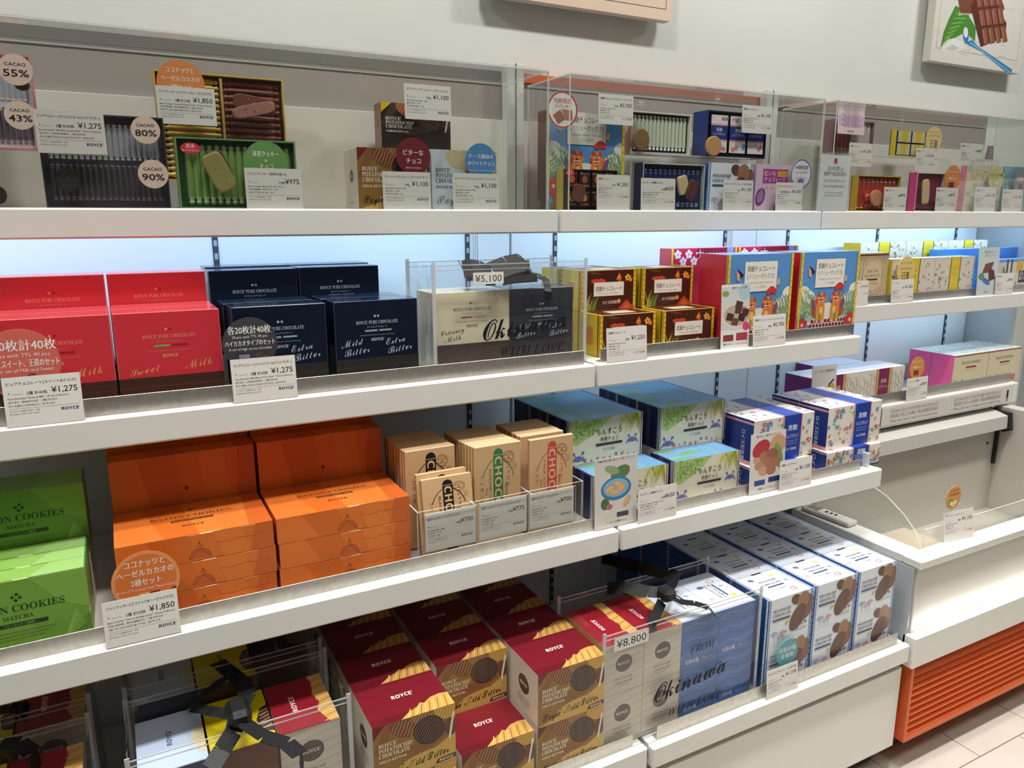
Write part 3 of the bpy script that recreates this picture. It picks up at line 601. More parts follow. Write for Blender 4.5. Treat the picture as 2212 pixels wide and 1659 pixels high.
def potato_front(c, tri, bg, bg2, chipc, rid, chip2, words, script, ink, wink, diag='#8a5a34', mid=('#6e4128', '#c79a6a', '#8a5a30', '#5a3420')):
    H = c.H; k = H / 74.7
    c.g('picture').rect(0, 0, 100, H, bg).poly([(0, 0), (100, 0), (100, H * .5), (70, H * .3), (30, H * .12)], bg2).ell(74, H * .16, 46, H * .17, bg2, 20).poly([(0, H), (0, H * .78), (15, H)], tri).poly([(0, H * .56), (15, H), (28, H), (6, H * .46)], diag).ell(60, H * .45, 30, H * .10, diag, 18, 12)
    c.g('chips'); chip(c, 90, H * .93, 17, H * .15, chip2, '#9c6a2a', -22, 9); chip(c, 38, H * .84, 19, H * .15, mid[0], mid[1], -24, 9); chip(c, 60, H * .93, 17, H * .12, mid[2], mid[1], -22, 9); chip(c, 94, H * .62, 8, H * .16, mid[3], '#84583a', 10)
    chip(c, 67, H * .68, 20, H * .24, chipc, rid, -32, 13, .55); c.poly([(91, H * .42), (93.4, H * .4), (99, H * .84), (97, H * .88)], '#e6e0d4')
    c.g('lettering')
    for q, s in enumerate(words): c.text(s, 6, H * .625 - q * 6.6 * k, 7.6 * k if q < 3 else 4.6 * k, wink, 'l', 'serif', fit=(22, 40, 37, 33)[q])
    if script: c.g('script').text(script, 49, H * .13, 13 * k, ink, 'c', 'pen', off=.012, rot=4, fit=84); c.g('logo').poly([(74, H * .03), (100, H * .05), (100, H * .13), (77, H * .11)], '#5a2a20').text("ROYCE'", 88, H * .055, 4.4, '#efe6d8', 'c', 'bold', rot=1, fit=18)
MW = ("ROYCE'", 'POTATOCHIP', 'CHOCOLATE', 'MILD BITTER')
def art_mild(f):
    potato_front(f.front(), '#6e1a26', '#8f6c34', '#c9a556', '#2b1711', '#a58a72', '#cfa352', MW, "Royce' Mild Bitter", '#33180e', '#efe2cc')
    t = f.top(); t.g('top_print').rect(0, 0, 100, 80, '#701522').rect(0, 0, 100, 12, '#62121d'); t.poly([(34, 0), (46, 9), (58, 14), (64, 20), (68, 17), (78, 24), (90, 26), (100, 24), (100, 0)], '#c99c52')
    for k in range(11): t.line([(42 + k * 5.4, 0), (50 + k * 5, 14 + k * .9)], 1, '#8a5a2c' if k % 2 else '#e2bf7a')
    t.g('logo').text("ROYCE'", 50, 40, 9, '#f2ece4', 'c', 'bold', fit=26)
    l = f.left(); l.g('side_print').rect(0, 0, 100, 120, '#d9d0c0'); medallion(l, 50, 56, .95); l.text('POTATOCHIP', 50, 26, 7, '#7a6e62', 'c', 'serif', fit=44).text('CHOCOLATE', 50, 19, 7, '#7a6e62', 'c', 'serif', fit=44).text('MILD BITTER', 50, 13, 4, '#8a7e72', 'c')
def dashes(c, x, H, n=22):
    c.rect(x, 0, 4.4, H, '#c3d3ea')
    for k in range(n): c.rect(x + .7, H * k / n + .4, 3, H / n * .6, '#2c4f94')
def art_salt(f):
    c = f.front(); H = c.H; c.g('picture').rect(0, 0, 100, H, '#dfe5ec'); dashes(c, .6, H); dashes(c, 95, H)
    c.g('corals'); coral(c, 16, 3, 8, '#8fa4c2', 1, 3); coral(c, 36, 2, 8, '#d894a8', 1.1, 3); coral(c, 27, 0, 6, '#b4bcc8', .8, 3); c.ell(42, 33, 4, 2.6, '#c9b45a', 10, 25).poly([(45, 34), (49, 37), (48, 32)], '#c9b45a')
    c.g('chips'); chip(c, 61, H - 11, 11, 9, '#54352c', '#7d5a4c', -20); chip(c, 88, H - 30, 14, 22, '#70493a', '#9a7464', -16, 10); chip(c, 78, H - 15, 13, 15, '#b08a60', '#4e3226', -35, 9); chip(c, 67, H - 45, 15, 25, '#46291f', '#9c7566', -30, 11, .8)
    for x, y in ((82, 28), (87, 24), (78, 23)): c.ell(x, y, 3, 2.4, '#8a7a72', 8)
    c.g('lettering').text('POTATOCHIP', 9, H * .70, 7.4, '#454d5a', 'l', 'serif', fit=41).text('CHOCOLATE', 9, H * .60, 7.4, '#454d5a', 'l', 'serif', fit=41).rect(9, H * .51, 40, 3.2, '#3c4a74').text('石垣の塩を使用', 76, 12, 4.4, '#6a7484', 'c', fit=26)
    t = f.top(); t.g('top_print').rect(0, 0, 100, 90, '#d7e0ec'); dashes(t, .6, t.H); dashes(t, 95, t.H); salt_top(t)
    l = f.left(); l.g('side_print').rect(0, 0, 100, 120, '#2f66b4').rect(92, 0, 5, 120, '#c3d3ea')
    for k in range(6): l.line([(0, 10 + k * 14), (30, 16 + k * 14), (60, 9 + k * 14), (100, 15 + k * 14)], 2.4, '#3f78c2')
def salt_top(t):
    H = t.H; t.ell(72, H * .8, 5, 3.6, '#d9cf5a', 10).ell(24, H * .8, 6, 4, '#5a6a9a', 10, -25); coral(t, 16, H * .3, 5, '#dfa8b0', .8, 3); coral(t, 82, H * .4, 5, '#8ab4cc', .8, 3); t.ring(70, H * .18, 6, 1.2, '#cf4a52', 14, ry=4); t.line([(10, H * .45), (26, H * .3), (44, H * .35)], .8, '#d8d27a')
    t.g('lettering').text('POTATOCHIP', 50, H * .62, 6.6, '#6a7280', 'c', 'serif', fit=40).text('CHOCOLATE', 50, H * .5, 6.6, '#6a7280', 'c', 'serif', fit=40).rect(32, H * .4, 36, 3.4, '#3c4a74').text('ロイズ石垣島', 50, H * .28, 4, '#5a6474', 'c')
    t.g('opening_tab').rect(40, H - 3.5, 22, 3.5, '#3a2424')
def art_mild_side(f):
    c = f.front(); c.g('side_print').rect(0, 0, 100, 130, '#d9d0c0')
    for k in range(6): c.poly([(0, 10 + k * 18), (100, 24 + k * 18), (100, 30 + k * 18), (0, 15 + k * 18)], '#cfc4b2')
    c.g('chip_emblem'); medallion(c, 50, 66, 1.05); c.g('lettering').text('POTATOCHIP', 50, 29, 8, '#6a5e52', 'c', 'serif', fit=46).text('CHOCOLATE', 50, 20, 8, '#6a5e52', 'c', 'serif', fit=46).text('MILD BITTER', 50, 13, 4.6, '#8a7e72', 'c')
    t = f.top(); t.g('top_print').rect(0, 0, 100, 200, '#8c1a28').poly([(100, 0), (84, 0), (78, 20), (72, 40), (80, 60), (74, 90), (80, 120), (76, t.H), (100, t.H)], '#c99c52')
    for k in range(14): t.line([(76, 4 + k * 11), (100, 12 + k * 11)], 1.6, '#8a5a2c' if k % 2 else '#e2bf7a')
    t.g('logo').text("ROYCE'", 42, t.H * .36, 12, '#f2ece4', 'l', 'bold', rot=90, fit=46)
def art_salt_side(f):
    c = f.front(); c.g('side_print').rect(0, 0, 100, 130, '#2f6cba')
    for k in range(7): c.poly([(0, 8 + k * 16), (30, 16 + k * 16), (64, 9 + k * 16), (100, 18 + k * 16), (100, 23 + k * 16), (60, 15 + k * 16), (30, 21 + k * 16), (0, 12 + k * 16)], '#4a86cc' if k % 2 else '#2659a4')
    c.g('lettering').text('石垣の塩', 30, 10, 11, '#dfe8f2', 'c', off=.02, fit=36).text('を使用しました', 72, 11, 5, '#bcd0ea', 'c', fit=34)
    t = f.top(); t.g('top_print').rect(0, 0, 100, 200, '#d7e0ec'); 
    for k in range(24): t.rect(2 + k * 4.1, 2, 2.6, 2.6, '#2c4f94')
    t.ell(30, 96, 9, 6, '#5a6a9a', 10).ell(76, 40, 8, 6, '#d9cf5a', 10).ring(70, 110, 9, 1.6, '#cf4a52', 14, ry=6); coral(t, 20, 30, 8, '#dfa8b0', 1, 3); coral(t, 80, 70, 7, '#8ab4cc', 1, 3)
    t.g('lettering').text('POTATOCHIP', 46, 40, 9, '#6a7280', 'l', 'serif', rot=90, fit=60).text('CHOCOLATE', 57, 40, 9, '#6a7280', 'l', 'serif', rot=90, fit=60).rect(61, 44, 4.6, 52, '#3c4a74')
def art_top_only(top, front, ink, extra):
    def art(f):
        c = f.front(); c.g('side_print').rect(0, 0, 100, 140, front)
        t = f.top(); t.g('top_print').rect(0, 0, 100, 200, top); extra(t); t.g('logo').text("ROYCE'", 52, t.H * .42, 11, ink, 'l', 'bold', rot=90, fit=40)
    return art
def ex_white(t): t.ell(104, 60, 30, 44, '#c2cbd8', 22).ell(106, 60, 24, 40, '#d8cba4', 20); [t.line([(88, 32 + k * 9), (100, 38 + k * 9)], 2, '#bfae80') for k in range(7)]
def ex_yellow(t): t.poly([(100, 20), (84, 26), (78, 60), (88, 90), (100, 96)], '#4a3226'); [t.line([(84, 34 + k * 9), (100, 40 + k * 9)], 1.8, '#c9a882') for k in range(6)]
def ex_shaded(t): t.rect(0, 0, 100, 200, '#26201e').poly([(100, 60), (70, 80), (76, 140), (100, 150)], '#6a5634')
# ================================================================= cards, signs, displays
INK = '#2b2a2c'
def rect_px(tl, tr, b, y):
    a, c, d = A(tl, y), A(tr, y), A(b, y); return a.x, c.x, d.z, (a.z + c.z) / 2
CARDN = {}
def price_card(tl, tr, b, y, price, qty, title, en, logo, label, z0=None, tilt=4, group='price cards', acr=False, holder=False, rz=0):
    x0, x1, zb, z1 = rect_px(tl, tr, b, y); zb = z0 if z0 is not None else zb; w, h = x1 - x0, z1 - zb
    m = MB(); box(m, 0, w, 0, .0009, 0, h, '#dedbd4', 0); o = m.build('price_card', MATTE); o.location = (x0, y, zb); o.rotation_euler = (-math.radians(tilt), 0, math.radians(rz)); tag(o, label, 'price card', group)
    c = Cv((0, 0, 0), (1, 0, 0), (0, 0, 1), (0, -1, 0), w, h); H = c.H; k = min(1, H / 68)
    c.g('title').text(title, 5, H - 12 * k, 5.4, INK, 'l', off=.01, mx=89)
    c.g('price').text('¥' + price, 95, H - 27 * k, 12.5 * k, INK, 'r', off=.006).text(qty, 95 - 9 * k * (len(price) + .6) * .78, H - 27 * k, 5.6, INK, 'r', off=.01)
    c.g('fine_print').ell(7, H - 24 * k, 1, 1.6, '#8a8884', 8).text('Lactose Free', 11, H - 26 * k, 2.6, '#8a8884')
    for j, s in enumerate(en): c.text(s, 5, H - (33 + 5.4 * j) * k, 3.7 if j == 0 else 3.5, '#4a4848', off=.007 if j == 0 else 0, mx=89)
    c.line([(5, H - 47 * k), (95, H - 47 * k)], .3, '#8a8884'); c.text('アレルゲン(28品目中):乳・大豆', 5, H - 51.5 * k, 2.8, '#6a6866').text('28 allergens in Japan: milk, soybean', 5, H - 55.5 * k, 2.7, '#6a6866')
    c.g('logo'); c.text("ROYCE'", 95, H - 55 * k, 6.4, '#1b1e50', 'r', 'bold', fit=24) if logo else c.text('ロイズ石垣島', 95, H - 55 * k, 5.2, '#c25a50', 'r', off=.01, fit=28)
    c.build(o, MATTE)
    if acr:
        s = MB(); pane(s, -.003, w + .003, -.0045, -.0025, -.004, h + .003, 'y'); q = s.build('clear_sleeve', [ACR, ACE], o)
    elif holder:
        s = MB(); pane(s, w * .38, w * .6, -.003, -.0015, 0, .012, 'y'); box(s, w * .38, w * .6, -.003, .02, .0001, .001, W1, 0, 1); s.build('clip_base', [ACR, ACE], o)
    return o
L_PURE = ('Pure Chocolate "Mild Bitter & Extra Bitter" / 40 pcs (2 flavours)', '純巧克力〔淡苦味&特苦味〕/ 2種 共計40片', '퓨어 초콜릿 [마일드비터&엑스트라비터] / 2종 총 40매')
L_SWEET = ('Pure Chocolate "Sweet & Milk" / 40 pcs (2 flavours)', '純巧克力〔甜味&牛奶味〕/ 2種 共計40片', '퓨어 초콜릿 [스위트&밀크] / 2종 총 40매')
L_BAT = ('Baton Cookies "Coconut & Hazel Cacao" / 50 pcs (2 flavours)', '巧克力條餅乾〔椰子&榛果可可〕/ 2種 共計50片', '바통 쿠키 [코코넛&헤이즐 카카오] / 2종 총 50개')
L_MAT = ('Baton Cookies "Matcha (25 pcs)" / 25 pcs', '巧克力條餅乾〔抹茶 25片〕/ 25片', '바통 쿠키 [말차 25개입] / 25개')
L_POT = ('Potatochip Chocolate / 190g', '薯片巧克力 / 190克', '포테이토칩 초콜릿 / 190g')
L_KOK = ('Kokutoh Chocolate / 32 pcs', '黒糖巧克力 / 32片', '흑당 초콜릿 / 32개')
L_CHI = ('Chinsuko "Kokutoh Chocolate" / 10 pcs', '金楚糕〔黒糖巧克力〕/ 10個', '친스코 [흑당 초코] / 10개')
L_BAR = ('Chocolate Bar / 120g', '巧克力磚 / 120克', '판 초콜릿 / 120g')
L_CUI = ('Kokutoh Chocolat Cuit / 12 pcs', '黒糖烤巧克力 / 12個', '흑당 쇼콜라 퀴 / 12개')
def disc(px, rpx, y, col, lines, label, zb=None, ring=None, group='round flavour signs', pic=None, ink='#f2ece6', rx=1.0):
    c0 = A(px, y); r = A((px[0], px[1] - rpx), y).z - c0.z; m = MB(); n = 40; cc = lin(col)
    P = [(rx * r * math.cos(6.28319 * i / n), r * math.sin(6.28319 * i / n)) for i in range(n)]
    m.face([(a, 0, b) for a, b in P], cc); m.face([(a, .0012, b) for a, b in P][::-1], cc)
    for i in range(n): a, b = P[i], P[(i + 1) % n]; m.face([(a[0], 0, a[1]), (a[0], .0012, a[1]), (b[0], .0012, b[1]), (b[0], 0, b[1])], cc)
    o = m.build('round_sign', MATTE); o.location = c0; tag(o, label, 'sign', group)
    c = Cv((-r, 0, -r), (1, 0, 0), (0, 0, 1), (0, -1, 0), 2 * r, 2 * r, False)
    if ring: c.g('rim').ring(50, 50, 47, 5, ring, 40)
    if pic: c.g('picture'); pic(c)
    c.g('lettering')
    for s, yy, sz, fit in lines: c.text(s, 50, yy, sz, ink if sz > 6 else (ink), 'c', off=.016 if sz > 7 else 0, fit=fit)
    c.build(o, MATTE)
    if zb is not None and c0.z - r > zb + .002:
        s = MB(); pane(s, -.004, .004, .0013, .0025, zb - c0.z, -r * .3, 'y'); s.build('clear_stem', [ACR, ACE], o)
    elif zb is not None:
        s = MB(); pane(s, -.004, .004, .0013, .0025, zb - c0.z, -r * .5, 'y'); s.build('clear_stem', [ACR, ACE], o)
    return o
STK = {}
def stickmesh(L, w, t, col, hue):
    k = (round(L, 4), round(w, 4), round(t, 4), col)
    if k not in STK:
        m = MB(); c = lin(col); e = lin(hue); h = L / 2
        prof = [(-h, .25), (-h * .93, .9), (-h * .86, .55), (-h * .75, 1), (h * .75, 1), (h * .86, .55), (h * .93, .9), (h, .25)]
        for (a, s), (b, q) in zip(prof, prof[1:]):
            cc = e if abs(a) > h * .8 else c
            m.face([(-w * s / 2, 0, a), (0, -t * s, a), (0, -t * q, b), (-w * q / 2, 0, b)], cc); m.face([(0, -t * s, a), (w * s / 2, 0, a), (w * q / 2, 0, b), (0, -t * q, b)], tuple(x * .82 for x in cc))
        o = m.build('stick', PRINT); STK[k] = o; return o
    o = STK[k].copy(); COL.objects.link(o); return o
def open_box(name, tl, tr, b, y, d, frame, inner, bays, label, group='opened sample boxes', z0=None, sticker=None, left=None, extra=None):
    x0, x1, zb, z1 = rect_px(tl, tr, b, y); zb = z0 if z0 is not None else zb; w, h = x1 - x0, z1 - zb; t = .003
    m = MB(); box(m, 0, w, d - .003, d, 0, h, inner, 0)
    cl = {'all': frame, 'left': left or frame}
    box(m, 0, t, 0, d - .0032, 0, h, cl, 0); box(m, w - t, w, 0, d - .0032, 0, h, frame, 0); box(m, t, w - t, 0, d - .0032, 0, t, frame, 0); box(m, t, w - t, 0, d - .0032, h - t, h, frame, 0)
    o = m.build(name, PRINT); o.location = (x0, y, zb); tag(o, label, 'sample box', group)
    fl = MB(); box(fl, t, w - t, .012, .014, t, h - t, inner, 0); fl.build('tray', PRINT, o)
    for (u0, u1, v0, v1, ori, n, col, hue, nm) in bays:
        bx0, bx1, bz0, bz1 = t + (w - 2 * t) * u0, t + (w - 2 * t) * u1, t + (h - 2 * t) * v0, t + (h - 2 * t) * v1
        for k in range(n):
            if ori == 'v': L, p = bz1 - bz0, (bx1 - bx0) / n; s = stickmesh(L, p * .94, p * .4, col, hue); s.location = (bx0 + p * (k + .5), .0118, (bz0 + bz1) / 2)
            else: L, p = bx1 - bx0, (bz1 - bz0) / n; s = stickmesh(L, p * .94, p * .4, col, hue); s.location = ((bx0 + bx1) / 2, .0118, bz0 + p * (k + .5)); s.rotation_euler.y = math.pi / 2
            s.parent = o; s.name = nm
    c = Cv((0, 0, 0), (1, 0, 0), (0, 0, 1), (0, -1, 0), w, h)
    if extra: extra(c, o, w, h)
    if sticker:
        sx, sy = sticker; c.g('sample_sticker').ell(sx, sy, 8, 4.6 * (w / .1 if w < .1 else 1), '#d93a46', 18).text('見本', sx, sy + .3, 3.8, '#f4ece8', 'c', off=.009).text('食べられません', sx, sy - 2.6, 2, '#f4ece8', 'c')
    c.build(o, PRINT)
    return o
def biscuit(px, rx, rz, y, col, label, rot=0, name='biscuit', ridge=None, zb=None, square=False):
    c0 = A(px, y); r = A((px[0], px[1] - rz), y).z - c0.z; sx = A((px[0] + rx, px[1]), y).x - c0.x; m = MB(); n = 28; cc = lin(col); P = []
    for i in range(n):
        a = 6.28319 * i / n; x, z = math.cos(a), math.sin(a)
        if square: e = .45; x, z = math.copysign(abs(x) ** e, x), math.copysign(abs(z) ** e, z)
        P.append((sx * x, r * z))
    inn = [(a * .9, b * .9) for a, b in P]
    m.face([(a, -.004, b) for a, b in inn], cc); m.face([(a, .002, b) for a, b in P][::-1], cc)
    for i in range(n):
        j = (i + 1) % n; m.face([(P[i][0], -.002, P[i][1]), (P[j][0], -.002, P[j][1]), (inn[j][0], -.004, inn[j][1]), (inn[i][0], -.004, inn[i][1])], cc); m.face([(P[i][0], .002, P[i][1]), (P[j][0], .002, P[j][1]), (P[j][0], -.002, P[j][1]), (P[i][0], -.002, P[i][1])], cc)
    o = m.build(name, MATTE); o.location = c0; o.rotation_euler.y = math.radians(rot); tag(o, label, 'biscuit', 'sample biscuits')
    c = Cv((-sx, -.0041, -r), (1, 0, 0), (0, 0, 1), (0, -1, 0), 2 * sx, 2 * r, False); c.g('surface_marks'); H = c.H
    if ridge:
        for k in range(7): c.line([(14 + abs(k - 3) * 3, H * (.14 + .12 * k)), (32, H * (.2 + .12 * k)), (50, H * (.13 + .12 * k)), (68, H * (.2 + .12 * k)), (86 - abs(k - 3) * 3, H * (.14 + .12 * k))], 3, ridge)
    else:
        for k in range(14): c.ell(rnd.uniform(22, 78), H * rnd.uniform(.2, .8), rnd.uniform(1.5, 3.5), rnd.uniform(1, 2.4), rnd.choice([col, '#6a4a3a', '#c79a76']), 7)
    c.build(o, MATTE); return o
def riser(x0, x1, y0, y1, z0, z1, label):
    r = tag(empty('clear_riser', ((x0 + x1) / 2, y0, z0)), label, 'riser', 'clear risers'); w = (x1 - x0) / 2; d = y1 - y0; h = z1 - z0 - .0004
    s = MB(); pane(s, -w, w, 0, d, h - .003, h, 'z'); s.build('top_plate', [ACR, ACE], r)
    for q in (-1, 1):
        s = MB(); pane(s, q * w - (.003 if q > 0 else 0), q * w + (.003 if q < 0 else 0), 0, d, 0, h - .0032, 'x'); s.build('leg_plate', [ACR, ACE], r)
def photo_card(tl, tr, b, y, label, art, z0=None, group='photo cards', tilt=4):
    x0, x1, zb, z1 = rect_px(tl, tr, b, y); zb = z0 if z0 is not None else zb; w, h = x1 - x0, z1 - zb
    m = MB(); box(m, 0, w, 0, .0009, 0, h, '#dedcd6', 0); o = m.build('photo_card', MATTE); o.location = (x0, y, zb); o.rotation_euler.x = -math.radians(tilt); tag(o, label, 'card', group)
    c = Cv((0, 0, 0), (1, 0, 0), (0, 0, 1), (0, -1, 0), w, h); art(c, c.H); c.build(o, MATTE); return o

# ================================================================= TOP SHELF, left bay
D1 = 1.6012; YF, YB, CF, CBK = 1.612, 1.735, 1.588, 1.705
open_box('chocolate_sample_box', (75, 246), (351, 249), (95, 443), YF, .03, '#3d3a40', '#4a464c', [(.04, .96, .52, .93, 'v', 19, '#a9abb4', '#c6c8d0', 'wrapped_sheet'), (.04, .96, .06, .47, 'v', 19, '#5d5458', '#8a8288', 'wrapped_sheet')], 'open sample box of wrapped dark chocolates with 80% and 90% discs', z0=D1)
price_card((70, 232.5), (222.5, 244), (78.6, 329.5), CF, '1,275', '2種 計40枚', 'ピュアチョコレート[マイルドビター&エクストラビター]', L_PURE, 1, 'price card 1,275 on the top shelf over the dark chocolate sample box', holder=False, tilt=2)
CC = '#e6cdbd'
def cacao(px, r, y, n, lab): disc(px, r, y, CC, [('CACAO', 62, 15, 62), (n, 28, 32, 74)], lab, ink='#2a2426', group='cacao percent discs')
cacao((314.5, 281), 30, 1.602, '80%', 'pink cacao 80% disc, right above the 90% one'); cacao((331, 376), 31, 1.602, '90%', 'pink cacao 90% disc at the lower right of dark samples')
biscuit((148, 388), 27, 27, 1.606, '#2e2724', 'dark round ridged chocolate piece on the 90% sample box', ridge='#4d443f', name='chocolate_piece')
open_box('chocolate_sample_box', (-200, 100), (63.6, 119), (77, 324.5), YB, .03, '#d98a90', '#cfcfd6', [(.04, .96, .52, .94, 'v', 17, '#b9bcc4', '#d6d8de', 'wrapped_sheet'), (.04, .96, .05, .46, 'v', 17, '#6a5f66', '#948c92', 'wrapped_sheet')], 'pink edged open sample box cut by the left frame edge')
cacao((33.5, 150.5), 34, 1.70, '55%', 'topmost pink cacao disc, at the upper left corner'); cacao((43.5, 249), 31, 1.70, '43%', 'pink cacao disc half hidden behind the 1,275 card')
biscuit((-4, 421), 19, 20, 1.606, '#2b2523', 'dark ridged chocolate piece at the left frame edge', ridge='#463d39', name='chocolate_piece')
biscuit((48, 184), 17, 12, 1.715, '#5a463f', 'brown chocolate piece under the 55 percent disc', ridge='#6d584f', name='chocolate_piece')
def ex_hazel(c, o, w, h): c.g('partition').rect(49, 3, 2, c.H - 6, '#caa456')
open_box('cookie_sample_box', (329.5, 150.5), (610.6, 170.6), (368, 390), YB, .03, '#d8b85a', '#4a2a24', [(.02, .485, .02, .97, 'h', 17, '#d9b64a', '#e9cf7a', 'wrapped_cookie'), (.52, .98, .02, .97, 'h', 15, '#7c4438', '#94594a', 'wrapped_cookie')], 'open sample box of yellow and brown wrapped baton cookies', extra=ex_hazel)
biscuit((550, 226), 45, 18, 1.722, '#6e4036', 'plain brown baton cookie on the brown half of the sample box', 8, square=True); biscuit((548, 238), 46, 13, 1.716, '#9c6f62', 'speckled baton cookie lying across the brown sample half', -14, square=True)
disc((391, 181), 51, 1.712, '#df8a4c', [('ココナッツと', 74, 13, 58), ('ヘーゼルカカオの', 56, 13, 80), ('2種セット', 38, 13, 46), ('A set of "Coconut" and "Hazel Cacao"', 28, 6, 84)], 'orange round sign above the 1,850 card on the top shelf')
price_card((334.5, 182), (463, 193), (338.6, 266), CBK, '1,850', '2種 計50枚', 'バトンクッキー[ココナッツ&ヘーゼルカカオ]', L_BAT, 1, 'price card 1,850 below the orange sign on the top shelf', holder=False, tilt=2)
open_box('cookie_sample_box', (376, 296), (637, 304.5), (396, 443), YF, .03, '#6b9a62', '#2a4426', [(.06, .97, .04, .93, 'v', 15, '#84a75e', '#b9cf98', 'wrapped_cookie')], 'open green sample box of wrapped matcha baton cookies', z0=D1, sticker=(12, 50))
biscuit((473, 372), 24, 44, 1.600, '#8f8a52', 'matcha green baton cookie in front of the green sample box', -25, square=True); biscuit((474, 360), 20, 36, 1.607, '#4c342c', 'dark chocolate baton cookie beside the matcha one', -22, square=True)
disc((575, 353), 48.5, 1.598, '#6d9c57', [('抹茶クッキー', 66, 14, 58), ('×', 52, 12, None), ('チョコ', 38, 14, 30), ('Matcha cookie × Chocolate', 27, 6, 76)], 'green round sign above the 975 price card')
price_card((527, 361), (650.7, 366), (532, 445), CF, '975', '25枚', 'バトンクッキー[抹茶25枚入]', L_MAT, 1, 'price card 975 beside the green cookie sample', z0=D1, tilt=2)
def pbox(kind, tl, tr, b, y, d, cols, art, label, z0=None, name='potato_chip_box', group=None, m=None):
    x0, x1, zb, z1 = rect_px(tl, tr, b, y); zb = z0 if z0 is not None else zb
    return carton(kind, name, x1 - x0, z1 - zb, d, cols, art, (x0, y, zb), label, 'box', group, m=m)
PG = 'sample potato chip boxes'
def side_med(l): l.g('side_print'); medallion(l, 55, l.H * .55, .7)
def art_orig(f): potato_front(f.front(), '#d8b81c', '#2a2420', '#3c302a', '#3a2018', '#a58a76', '#a8643a', ("ROYCE'", 'POTATOCHIP', 'CHOCOLATE', 'ORIGINAL'), None, '#fff', '#efe9de', '#4a3a30', ('#9a5a34', '#c98a5a', '#6e4128', '#3a2a22')); side_med(f.left())
def art_from(f): potato_front(f.front(), '#c9d8e4', '#ccd8e2', '#dfe6ea', '#d3c49a', '#a8966a', '#d8c894', ("ROYCE'", 'POTATOCHIP', 'CHOCOLATE', 'FROMAGE BLANC'), "Royce' Blanc", '#8a8a80', '#343c52', '#c2ccd2', ('#d3c69c', '#b5a478', '#cfc090', '#d8cca8'))
def art_mild_t(f): potato_front(f.front(), '#7a1f2c', '#8f6c34', '#cfab5a', '#2b1711', '#8a6a50', '#d3a654', MW, "Royce' Mild Bitter", '#33180e', '#efe2cc'); side_med(f.left()); l = f.left(); l.g('side_lettering').text('MILD BITTER', 50, 12, 6, '#8a7e72', 'c')
o = pbox('orig', (822, 221), (972, 229), (824, 319), YB - .012, .05, {'all': '#3a2c26', 'left': '#9a6a5a', 'top': '#d8b81c'}, art_orig, 'dark potato chip chocolate box with yellow corner on the riser', group=PG)
riser(o.location.x - .005, o.location.x + .165, YB - .012, YB + .042, D1, o.location.z, 'clear stand under the dark potato chip box')
price_card((873, 179), (974, 187), (873, 256), 1.69, '1,100', '190g', 'ポテトチップチョコレート[オリジナル]', L_POT, 1, 'price card 1,100 above the dark potato chip box', holder=False, tilt=2)
pbox('mild_t', (770, 319.5), (926, 322), (777, 448), YF - .002, .10, {'all': '#d9d0c0', 'top': '#cfc6b8'}, art_mild_t, 'golden potato chip chocolate box behind the maroon sign', z0=D1, group=PG)
pbox('from_t', (931, 323), (1072, 327), (931, 449), YF - .001, .10, {'all': '#cfd8de', 'left': '#dfe4e6'}, art_from, 'pale blue potato chip chocolate box behind the blue sign', z0=D1, group=PG)
disc((893, 338), 41, 1.597, '#74222e', [('ビターな', 54, 17, 58), ('チョコ', 32, 17, 42), ('Bitter chocolate', 18, 6.5, 44)], 'maroon round sign on the golden potato chip box'); disc((1039, 348), 38.5, 1.597, '#4f8cc4', [('チーズ風味の', 58, 14, 80), ('ホワイトチョコ', 38, 14, 86), ('Cheese flavor white chocolate', 22, 6, 80)], 'blue round sign on the pale potato chip box')
price_card((826, 369.7), (930, 372), (828, 451), CF, '1,100', '190g', 'ポテトチップチョコレート[マイルドビター]', L_POT, 1, 'price card 1,100 under the maroon round sign', z0=D1, tilt=2); price_card((978.6, 374.7), (1078, 374.7), (979, 451), CF, '1,100', '190g', 'ポテトチップチョコレート[フロマージュブラン]', L_POT, 1, 'price card 1,100 under the blue round sign', z0=D1, tilt=2)
# ---- top shelf, middle bay
G2 = 'sample boxes in the middle cover'
o = pbox('value_t', (1180, 240), (1351, 248), (1176, 433), 1.705, .042, {'all': '#c02a34', 'front': '#5b93cf', 'top': '#9cc0e8'}, art_value, 'tall blue sample box with red side and lion dog picture', name='chocolate_box', group=G2)
riser(o.location.x + .01, o.location.x + .2, 1.705, 1.75, D1, o.location.z, 'low clear stand under the tall blue sample box')
def pic72(c): c.poly([(18, 34), (42, 50), (60, 26), (36, 10)], '#9c6450').poly([(46, 52), (82, 50), (84, 22), (60, 22)], '#b07a60')
disc((1215.5, 237), 41, 1.665, '#e6e4dc', [('72枚程度', 68, 15, 58), ('入っています', 56, 10, 52)], 'white round sign with red rim on the tall blue box', ring='#b83a58', ink='#b5484e', pic=pic72)
price_card((1294.6, 199), (1369.6, 210), (1295, 267), 1.68, '2,700', '860g', '黒糖チョコレート[バリューボックス]', L_KOK, 0, 'price card 2,700 above the tall blue sample box', holder=False, tilt=2)
def ex_kok(c, o, w, h):
    c.g('chocolate_packets')
    for i in range(4):
        for j in range(2): x, y = 6 + i * 23, c.H * (.08 + .46 * j); c.rect(x, y, 20, c.H * .4, '#3a211a').ell(x + 10, y + c.H * .22, 5, 6, random.choice(['#c2643a', '#b8934a', '#9a5a44']), 10).text('黒糖チョコレート', x + 10, y + c.H * .34, 2.6, '#d8c4b0', 'c', fit=17).text('ロイズ石垣島', x + 10, y + 3, 2.2, '#d8c4b0', 'c', fit=14)
